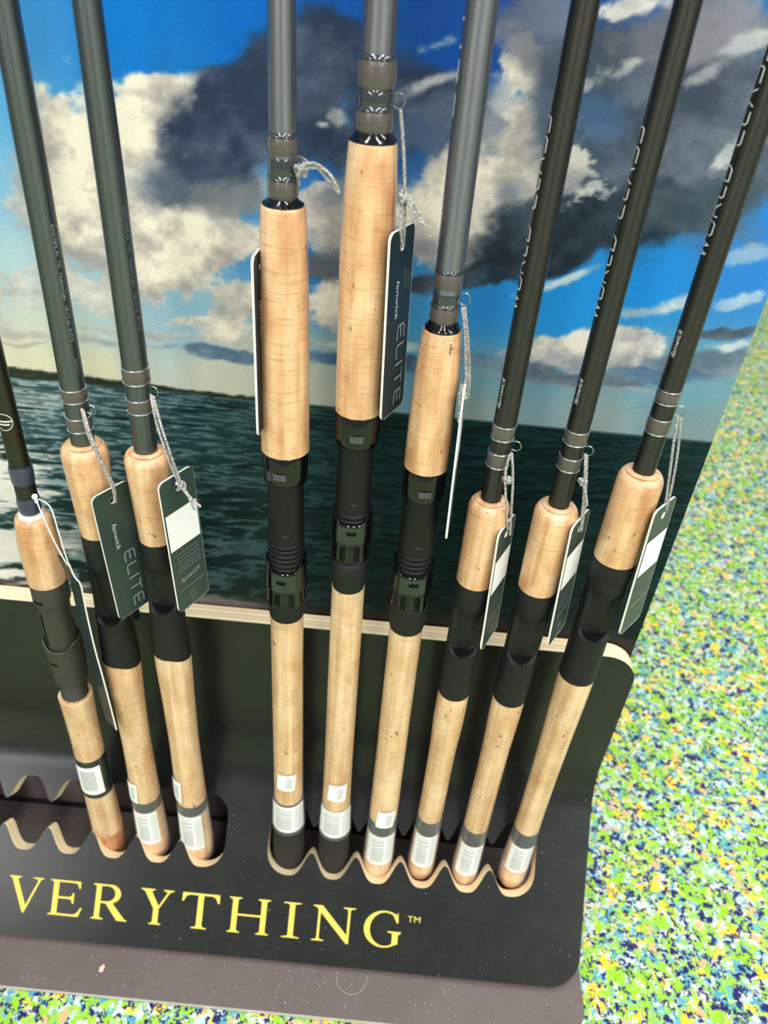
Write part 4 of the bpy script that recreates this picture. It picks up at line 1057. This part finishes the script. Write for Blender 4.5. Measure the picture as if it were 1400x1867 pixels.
SPEC_A = 'ELNC70ML-FS   7\'0"   Medium-Light   1/8-1/2 oz   8-17 lb'
rod_a = casting_rod(R['a'], 'green-grey casting rod with a green lettered tag on its right, next to the olive rod', M['green_blank'], 'rods standing in the display', spec=(SPEC_A, .692, .624, 52, M['dim_print']))
print_on_rod('brand_script', text2d('fenwick', .35), .613-FLOOR_Z, .004, 54, lambda z: .00735, M['faint_print'], rod_a, False, fit=.012)
rod_b = casting_rod(R['b'], 'green-grey casting rod with a back-turned tag bearing a white square', M['green_blank'], 'rods standing in the display', spec=(SPEC_A, .705, .635, 55, M['faint_print']))
rod_c = spinning_rod(R['c'], 'grey spinning rod with a frayed cord knot beside its blank, left of the highest grip', 'rods standing in the display')
rod_d = spinning_rod(R['d'], 'grey spinning rod with the highest cork fore grip of all', 'rods standing in the display')
rod_e = spinning_rod(R['e'], 'grey spinning rod with a green band above the price label at its foot', 'rods standing in the display', word=('ELITE', .762, .823, -72), fenwick=(.704, .722, -62))
rod_f = casting_rod(R['f'], 'black casting rod lettered up its blank, next to the grey spinning rods', M['black_blank'], 'rods standing in the display', word=('WORLD CLASS', .668, .766, -62), fenwick=(.606, .627, -48))
rod_g = casting_rod(R['g'], 'middle one of the three black casting rods with white lettering on the blank', M['black_blank'], 'rods standing in the display', word=('WORLD CLASS', .667, .765, -62), fenwick=(.6135, .631, -48))
rod_h = casting_rod(R['h'], 'rightmost black casting rod, its cork grip higher than its two black neighbours', M['black_blank'], 'rods standing in the display', word=('WORLD CLASS', .706, .804, -62), fenwick=(.649, .666, -48))

def olive_rod(S):
    root = rod_root(S['x'], 'olive rod with navy thread windings and an olive-black screw reel seat, leftmost', 'rods standing in the display')
    bl = rod_blank(S['blank'], S['check'][1][0]-.006, M['olive_blank'], root)
    for k in ('wa', 'wb'):
        (z1, r1), (z0, r0) = S[k]; band(root, z0, z1, r1, M['navy_thread'])
    rod_part('winding', [(S['wb'][0][0], S['ol']), (S['wa'][1][0], S['ol'])], M['olive_blank'], root)
    (z1, r1), (z0, r0) = S['check']; rod_part('winding_check', [(z0-.002, r0+.0012), (z0+.001, r0+.0006), (z1, r1)], M['white_ring'], root)
    fg = S['fore']; rod_part('fore_grip', [(fg[0][0]+.0015, fg[0][1]-.003)]+fg, M['cork'], root, 48, angle=60)
    (b0, br0), (b1, br1) = S['body']; (t0, tr0), (t1, tr1) = S['thr']; pr = [(b0+.004, br0), (b1, br1-.0004)]
    q = b1
    while q > t1-.004:
        pr += [(q-.0002, tr0), (q-.0006, tr0+.0003), (q-.0016, tr0+.0003), (q-.0021, tr0-.0004)]; q -= .0025
    seat = rod_part('reel_seat', pr, M['olive_plastic'], root, 44, angle=30)
    (h0, hr0), (h1, hr1) = S['hood']; v, f = lathe(sorted(lz([(h0, hr0-.0005), (h0-.001, hr0), (h1+.001, hr1), (h1, hr1-.0008)])), 44); mesh('hood', v, f, M['olive_plastic'], seat)
    patch_obj('hood_slot', (-38, -2, h1-FLOOR_Z+.0045, h1-FLOOR_Z+.0068, lambda z: hr1), M['groove'], seat, nt=8)
    patch_obj('body_slot', (-34, -28, b1-FLOOR_Z+.006, b0-FLOOR_Z-.006, lambda z: br0+.0002), M['groove'], seat, nt=3)
    N_ = S['nut']
    def ns(t, z, r):
        tt = abs((t+PI) % (2*PI)-PI); return (r, z+(.006*max(0, min(1, (tt-.5)/.6)) if z > N_[0][0]-FLOOR_Z-.002 else 0))
    v, f = lathe(lz([(N_[2][0], N_[2][1]), (N_[1][0]-.004, N_[1][1]-.0006), (N_[1][0]-.0036, N_[1][1]+.0002), (N_[0][0]-.0015, N_[0][1]), (N_[0][0]-.0004, N_[0][1]), (N_[0][0], N_[0][1]-.001), (N_[0][0]-.004, tr0)]), 56, False, False, ns)
    mesh('locking_nut', v, f, M['olive_plastic'], seat)
    patch_obj('nut_slot', (-30, 0, N_[1][0]-FLOOR_Z+.006, N_[1][0]-FLOOR_Z+.0078, lambda z: N_[0][1]), M['groove'], seat, nt=8)
    rear = S['rear']; pr = [(.095, interp(rear, .095))]+[q for q in sorted(rear) if q[0] > .096]+[(rear[0][0]+.0015, rear[0][1]-.0012), (rear[0][0]+.001, tr1)]
    rg = rod_part('rear_grip', [q for q in pr if q[0] >= .095], M['rear_cork'], root, 44, angle=60)
    rod_part('cork_ring', [(FLOOR_Z, .0125), (FLOOR_Z+.004, rear[-1][1]), (.095, interp(rear, .095))], M['cork_ring'], root)
    rod_part('band', [(S['band'][1], interp(rear, S['band'][1])+.0002), (S['band'][0], interp(rear, S['band'][0])+.0002)], M['green_band'], root)
    rf = lambda z: interp(lz(rear), z)
    patch_obj('price_label', (-50, 52, S['label'][1]-FLOOR_Z, S['label'][0]-FLOOR_Z, lambda z: rf(z)+.0005), M['bar_label'], root)
    # round printed mark on the blank
    z0 = S['logo']-FLOOR_Z; r = .0066; parts = []
    def ringp(R0, w, n=40):
        vs, fs = [], []
        for i in range(n):
            a = 2*PI*i/n
            for q in (R0-w/2, R0+w/2):
                t = q*math.cos(a)/r*.9; vs.append(((r+.0002)*math.sin(t), -(r+.0002)*math.cos(t), z0+q*math.sin(a)))
        for i in range(n): j = (i+1) % n; fs.append((2*i, 2*i+1, 2*j+1, 2*j))
        return vs, fs
    parts.append(ringp(.0060, .0006))
    for y, a in ((.0005, 44), (-.0018, 30)):
        a_, b_, _ = curved_patch(-a, a, z0+y-.0006, z0+y+.0006, lambda z: r, 8, 1, .0002); parts.append((a_, b_))
    v, f = join(parts); mesh('round_mark', v, f, M['white_print'], root, False)
    return root
rod_l = olive_rod(R['l'])

# ------------------------------------------------------------------ hang tags
TAG_W, TAG_H, TAG_T = .0305, .111, .0011
def card_outline():
    r = .0045; return rounded_rect(0, TAG_W, 0, TAG_H, r, 5)
def hole_loop(cx, cy, r, n=16): return [(cx+r*math.cos(2*PI*i/n), cy+r*math.sin(2*PI*i/n)) for i in range(n)]
HU, HV = .5, .085
_card = fill2d([card_outline(), hole_loop(TAG_W*HU, TAG_H*HV, .0026)], 'card_source')
def hang_tag(label, TL, head, swing, face, mat, cords, knots=(), loop_plastic=False, group='hang tags on the rods'):
    """TL: top corner nearest the viewer; head: level heading of the top edge; swing: level drift of the foot"""
    h = Vector((head[0], head[1], 0)).normalized(); d = Vector((swing[0], swing[1], -1)).normalized(); nrm = h.cross(d).normalized()
    if nrm.dot(Vector((h.y, -h.x, 0))) < 0: nrm = -nrm
    O = Vector(TL)+h*TAG_W*HU+d*TAG_H*HV; t = thing('hang_tag', label, 'hang tag', O, group=group)
    def P(u, v, off=0.0): return tuple(Vector(TL)+h*u+d*v+nrm*off-O)
    vs2, fs2 = _card; n = len(vs2); V = [P(u, v, 0) for u, v in vs2]+[P(u, v, -TAG_T) for u, v in vs2]
    F = list(fs2)+[tuple(i+n for i in f[::-1]) for f in fs2]
    c = mesh('card', V, F, mat, t, False)
    V, F = [], []
    for lp in (card_outline(), hole_loop(TAG_W*HU, TAG_H*HV, .0026)):
        b = len(V); k = len(lp)
        for u, v in lp: V += [P(u, v, .00012), P(u, v, -TAG_T-.00012)]
        F += [(b+2*i, b+2*((i+1) % k), b+2*((i+1) % k)+1, b+2*i+1) for i in range(k)]
    e = mesh('card_edge', V, F, M['card_edge'], c, False); e['label'] = 'cream cut edge of the card'
    def quad(u0, u1, v0, v1): return ([P(u0*TAG_W, v0*TAG_H, .0003), P(u1*TAG_W, v0*TAG_H, .0003), P(u1*TAG_W, v1*TAG_H, .0003), P(u0*TAG_W, v1*TAG_H, .0003)], [(0, 1, 2, 3)])
    def down_text(t2, u, v0, v1, size, m, name):
        vs, fs, wd = t2; kx = (v1-v0)*TAG_H/wd; mesh(name, [P(u*TAG_W+y*size, v0*TAG_H+x*kx, .0003) for x, y in vs], fs, m, c, False)
    if face == 'front':
        down_text(text2d('fenwick', .15), .34, .25, .45, .0052, M['white_print'], 'brand_script')
        down_text(strokes2d('ELITE', .42, .12), .50, .50, .95, .0085, M['dim_print'], 'lettering')
        parts = [tube([P(TAG_W*(.62+.10*k)+.002*i/6, TAG_H*(.20+.012*k+.018*i), .0003) for i in range(7)], .00012, 4) for k in range(4)]
        v, f = join(parts); mesh('wing_emblem', v, f, M['faint_print'], c, False)
    else:
        v, f = quad(.04, .96, .235, .505); mesh('white_panel', v, f, M['paper'], c, False)
        parts = []; rnd = random.Random(4)
        for i, vv in enumerate((.545, .575, .605, .632, .657, .68)):
            u = .16+.05*rnd.random()
            while u < .84:
                q = u+.04+.08*rnd.random(); parts.append(quad(u, min(q, .88), vv, vv+.010)); u = q+.03
        for vv in (.83,): parts.append(quad(.12, .90, vv, vv+.008))
        for k in range(4): parts.append(quad(.40, .62-.03*k, .925+k*.013, .930+k*.013))
        v, f = join(parts); mesh('small_print', v, f, M['faint_print'], c, False)
        vs, fs, wd = text2d('fenwick', .3); mesh('brand_script', [P(TAG_W*(.20+.62*x/wd), TAG_H*(.785-.028*x/wd)-y*.0062, .0003) for x, y in vs], fs, M['dim_print'], c, False)
        tri = [(.50, .865), (.585, .905), (.415, .905)]; v, f = tube([P(TAG_W*u, TAG_H*vv, .0003) for u, vv in tri], .00022, 4, True); mesh('recycling_mark', v, f, M['faint_print'], c, False)
    for cd in cords:
        v, f = twisted([Vector(p)-O for p in cd]); mesh('cord', v, f, M['cord'], t, True, 60)
    for kc, kr in knots:
        v, f = knot(Vector(kc)-O, kr); mesh('knot', v, f, M['cord'], t, True, 60)
    return t
hang_tag('dark green card tag with grey capitals running downwards, between the two green-grey rods', (-0.1954, 0.4, 0.5212), (0.52, 0.86), (0.0414, 0.0), 'front', M['card'], [[(-0.1967, 0.413, 0.5814), (-0.1929, 0.407, 0.5675), (-0.1877, 0.405, 0.5509), (-0.1828, 0.407, 0.5275), (-0.184, 0.4095, 0.5144)], [(-0.1954, 0.412, 0.5809), (-0.1906, 0.406, 0.5663), (-0.1862, 0.4055, 0.5479), (-0.1823, 0.408, 0.5282), (-0.1843, 0.4115, 0.5116)]], [])
hang_tag('dark green tag turned to its back, white square on top, right of second green-grey rod', (-0.1457, 0.39, 0.5446), (0.48, 0.88), (0.0369, 0.0), 'back', M['card'], [[(-0.1518, 0.413, 0.5949), (-0.1467, 0.403, 0.5826), (-0.1406, 0.397, 0.5652), (-0.1368, 0.4, 0.5444), (-0.1355, 0.402, 0.5372)], [(-0.1505, 0.413, 0.595), (-0.144, 0.402, 0.5835), (-0.1382, 0.397, 0.5655), (-0.1353, 0.4, 0.5454), (-0.1347, 0.402, 0.5373)], [(-0.1342, 0.399, 0.5385), (-0.1291, 0.396, 0.5339), (-0.1254, 0.395, 0.5241)], [(-0.1331, 0.399, 0.5386), (-0.1275, 0.396, 0.5327), (-0.1212, 0.395, 0.5272)]], [((-0.1345, 0.399, 0.5393), 0.0045)])
hang_tag('dark tag half hidden behind the left edge of the first grey spinning rod', (-0.0842, 0.403, 0.6893), (0.06, 1.0), (0.0028, 0.0), 'front', M['navy_card'], [[(-.0858,.4195,.6780),(-.0800,.4360,.6960),(-.0750,.4385,.7150),(-.0660,.4340,.7330),(-.0590,.4240,.7345)], [(-0.0617, 0.417, 0.7297), (-0.06, 0.415, 0.7345), (-0.0532, 0.414, 0.736), (-0.0453, 0.414, 0.7312), (-0.0406, 0.415, 0.7229)], [(-0.0617, 0.417, 0.7286), (-0.0586, 0.415, 0.7325), (-0.0525, 0.415, 0.7341), (-0.0468, 0.415, 0.7288), (-0.0416, 0.416, 0.7231)], [(-0.0623, 0.419, 0.734), (-0.0627, 0.418, 0.7294), (-0.0624, 0.42, 0.7236)]], [((-0.061, 0.416, 0.7316), 0.0048)])
hang_tag('dark navy tag with capitals running downwards, right of the highest cork fore grip', (-0.0124, 0.405, 0.7072), (0.4, 0.92), (0.0251, 0.0), 'front', M['navy_card'], [[(-0.0126, 0.417, 0.7635), (-0.01, 0.416, 0.7492), (-0.0076, 0.415, 0.7316), (-0.0059, 0.415, 0.7128), (-0.0056, 0.4185, 0.698)], [(-0.0086, 0.414, 0.7278), (-0.0081, 0.4135, 0.7158), (-0.0073, 0.414, 0.7059), (-0.0059, 0.4185, 0.6974)], [(-0.0068, 0.412, 0.7244), (-0.0023, 0.41, 0.7194), (0.0035, 0.409, 0.7125)], [(-0.0058, 0.413, 0.7248), (-0.0007, 0.411, 0.7198), (0.005, 0.41, 0.7118)]], [((-0.0071, 0.413, 0.7236), 0.0042)])
hang_tag('tag seen edge-on as a thin white line, right of the third grey spinning rod', (0.0376, 0.405, 0.621), (0.105, 0.995), (0.0252, 0.0), 'back', M['card'], [[(0.0304, 0.417, 0.6676), (0.0339, 0.415, 0.6525), (0.0378, 0.415, 0.6288), (0.0407, 0.419, 0.6107)], [(0.0317, 0.418, 0.6674), (0.036, 0.416, 0.6489), (0.0404, 0.417, 0.6245), (0.0417, 0.421, 0.6086)], [(0.0357, 0.41, 0.624), (0.0361, 0.407, 0.6111), (0.0369, 0.407, 0.6)]], [((0.0371, 0.41, 0.6162), 0.0035)])
hang_tag('back-turned green tag with white panel beside the first black casting rod', (0.0742, 0.405, 0.5197), (0.44, 0.9), (0.0381, 0.0), 'back', M['card'], [[(0.0735, 0.415, 0.5772), (0.0767, 0.412, 0.5613), (0.0792, 0.41, 0.5414), (0.084, 0.4185, 0.5103)], [(0.0726, 0.415, 0.5763), (0.0715, 0.412, 0.5649), (0.0745, 0.409, 0.5459), (0.0815, 0.417, 0.5159)]], [((0.073, 0.41, 0.5597), 0.0038)])
hang_tag('back-turned green tag with white panel beside the middle black casting rod', (0.1205, 0.405, 0.5307), (0.52, 0.85), (0.0515, 0.0), 'back', M['card'], [[(0.1188, 0.415, 0.5814), (0.1214, 0.412, 0.5663), (0.1248, 0.411, 0.546), (0.1297, 0.418, 0.5209)], [(0.1207, 0.411, 0.5627), (0.124, 0.409, 0.556), (0.1268, 0.409, 0.5468)], [(0.1202, 0.416, 0.5801), (0.1227, 0.413, 0.5658), (0.1266, 0.412, 0.5432), (0.1308, 0.4185, 0.5192)]], [((0.1208, 0.411, 0.5636), 0.004)])
hang_tag('back-turned green tag with white panel beside the rightmost black casting rod', (0.1695, 0.405, 0.549), (0.65, 0.76), (0.0430, 0.0), 'back', M['card'], [[(0.1672, 0.415, 0.6131), (0.1693, 0.413, 0.5953), (0.1732, 0.412, 0.5722), (0.1805, 0.4185, 0.5426)], [(0.1694, 0.416, 0.612), (0.1739, 0.415, 0.5906), (0.1777, 0.415, 0.5665), (0.1822, 0.4195, 0.5402)]], [])

# narrow folded tag on the olive rod, hung on a white plastic loop
def paper_tag():
    T0 = Vector((-0.217, 0.403, 0.4404)); O = T0; t = thing('hang_tag', 'narrow dark folded tag seen edge-on, on a clear plastic loop of the olive rod', 'hang tag', O, group='hang tags on the rods')
    edge = [Vector(p)-O for p in [(-0.2218, 0.403, 0.4585), (-0.2198, 0.403, 0.4474), (-0.2166, 0.403, 0.4404), (-0.2168, 0.403, 0.4164), (-0.2165, 0.403, 0.3757), (-0.2147, 0.403, 0.3348), (-0.2129, 0.403, 0.276)]]; dv = Vector((-.78, .62, 0)).normalized()*.015
    E = smooth_path(edge, 14); vs, fs = [], []
    nn = Vector((dv.y, -dv.x, 0)).normalized()*.0005
    for p in E: vs += [tuple(p+nn), tuple(p+dv+nn), tuple(p+dv-nn), tuple(p-nn)]
    for i in range(len(E)-1):
        for j in range(4): fs.append((4*i+j, 4*i+(j+1) % 4, 4*i+4+(j+1) % 4, 4*i+4+j))
    fs += [(3, 2, 1, 0), tuple(4*(len(E)-1)+j for j in range(4))]
    c = mesh('card', vs, fs, M['navy_card'], t, False)
    v, f = tube([p-dv.normalized()*.0002 for p in E], .0006, 6); mesh('card_edge', v, f, M['card_edge'], c)
    for lp in [[(-0.2385, 0.41, 0.5082), (-0.2319, 0.402, 0.5019), (-0.2266, 0.399, 0.4836), (-0.2232, 0.401, 0.4641), (-0.2227, 0.403, 0.4579)], [(-0.2379, 0.412, 0.5078), (-0.2269, 0.405, 0.5072), (-0.2229, 0.401, 0.4872), (-0.222, 0.402, 0.4644), (-0.2212, 0.403, 0.4576)]]:
        v, f = tube(smooth_path([Vector(p)-O for p in lp], 16), .0005, 6); mesh('plastic_loop', v, f, M['white_plastic'], t)
    b = Vector((-0.2384, 0.409, 0.5121))-O; d = (Vector((-0.2361, 0.407, 0.5042))-Vector((-0.2384, 0.409, 0.5121))).normalized()
    v, f = tube([b-d*.0016, b-d*.0008, b+d*.0010, b+d*.002, b+d*.0046, b+d*.005], lambda u: (.0009, .0019, .0019, .0011, .0011, .0004)[min(5, int(round(u*5)))], 10)
    mesh('loop_lock', v, f, M['white_plastic'], t)
paper_tag()

# litter on the base plate
M['lint'] = base_mat('pale_lint', (206, 190, 176), .8)[0]; M['scrap'] = base_mat('pinkish_paper_scrap', (222, 186, 170), .7)[0]
O = Vector((.006, .326, .0082)); lint = smooth_path([Vector(p)-O for p in ((-.0085, .3378, .0085), (-.0054, .3286, .0085), (.0022, .3229, .0086), (.0118, .3228, .0086), (.0198, .3294, .0085), (.0222, .3401, .0085))], 40)
v, f = tube(lint, .00014, 5); o = mesh('lint_thread', v, f, M['lint'], None); o.location = O
o['label'] = 'pale curled thread of lint lying on the brown base plate'; o['category'] = 'lint'
rnd = random.Random(7); O = Vector((-.2363, .3231, .0082)); v, f = [], []
for k in range(2):
    for i in range(9):
        a = 2*PI*i/9; q = .0026*(.6+.7*rnd.random()); v.append((q*math.cos(a), q*1.3*math.sin(a), .0001+k*.0004+.0012*rnd.random()*k))
f = [tuple(range(8, -1, -1)), tuple(range(9, 18))]+[(i, (i+1) % 9, 9+(i+1) % 9, 9+i) for i in range(9)]
o = mesh('paper_scrap', v, f, M['scrap'], None, False); o.location = O
o['label'] = 'tiny pinkish torn paper scrap on the brown base plate'; o['category'] = 'scrap'
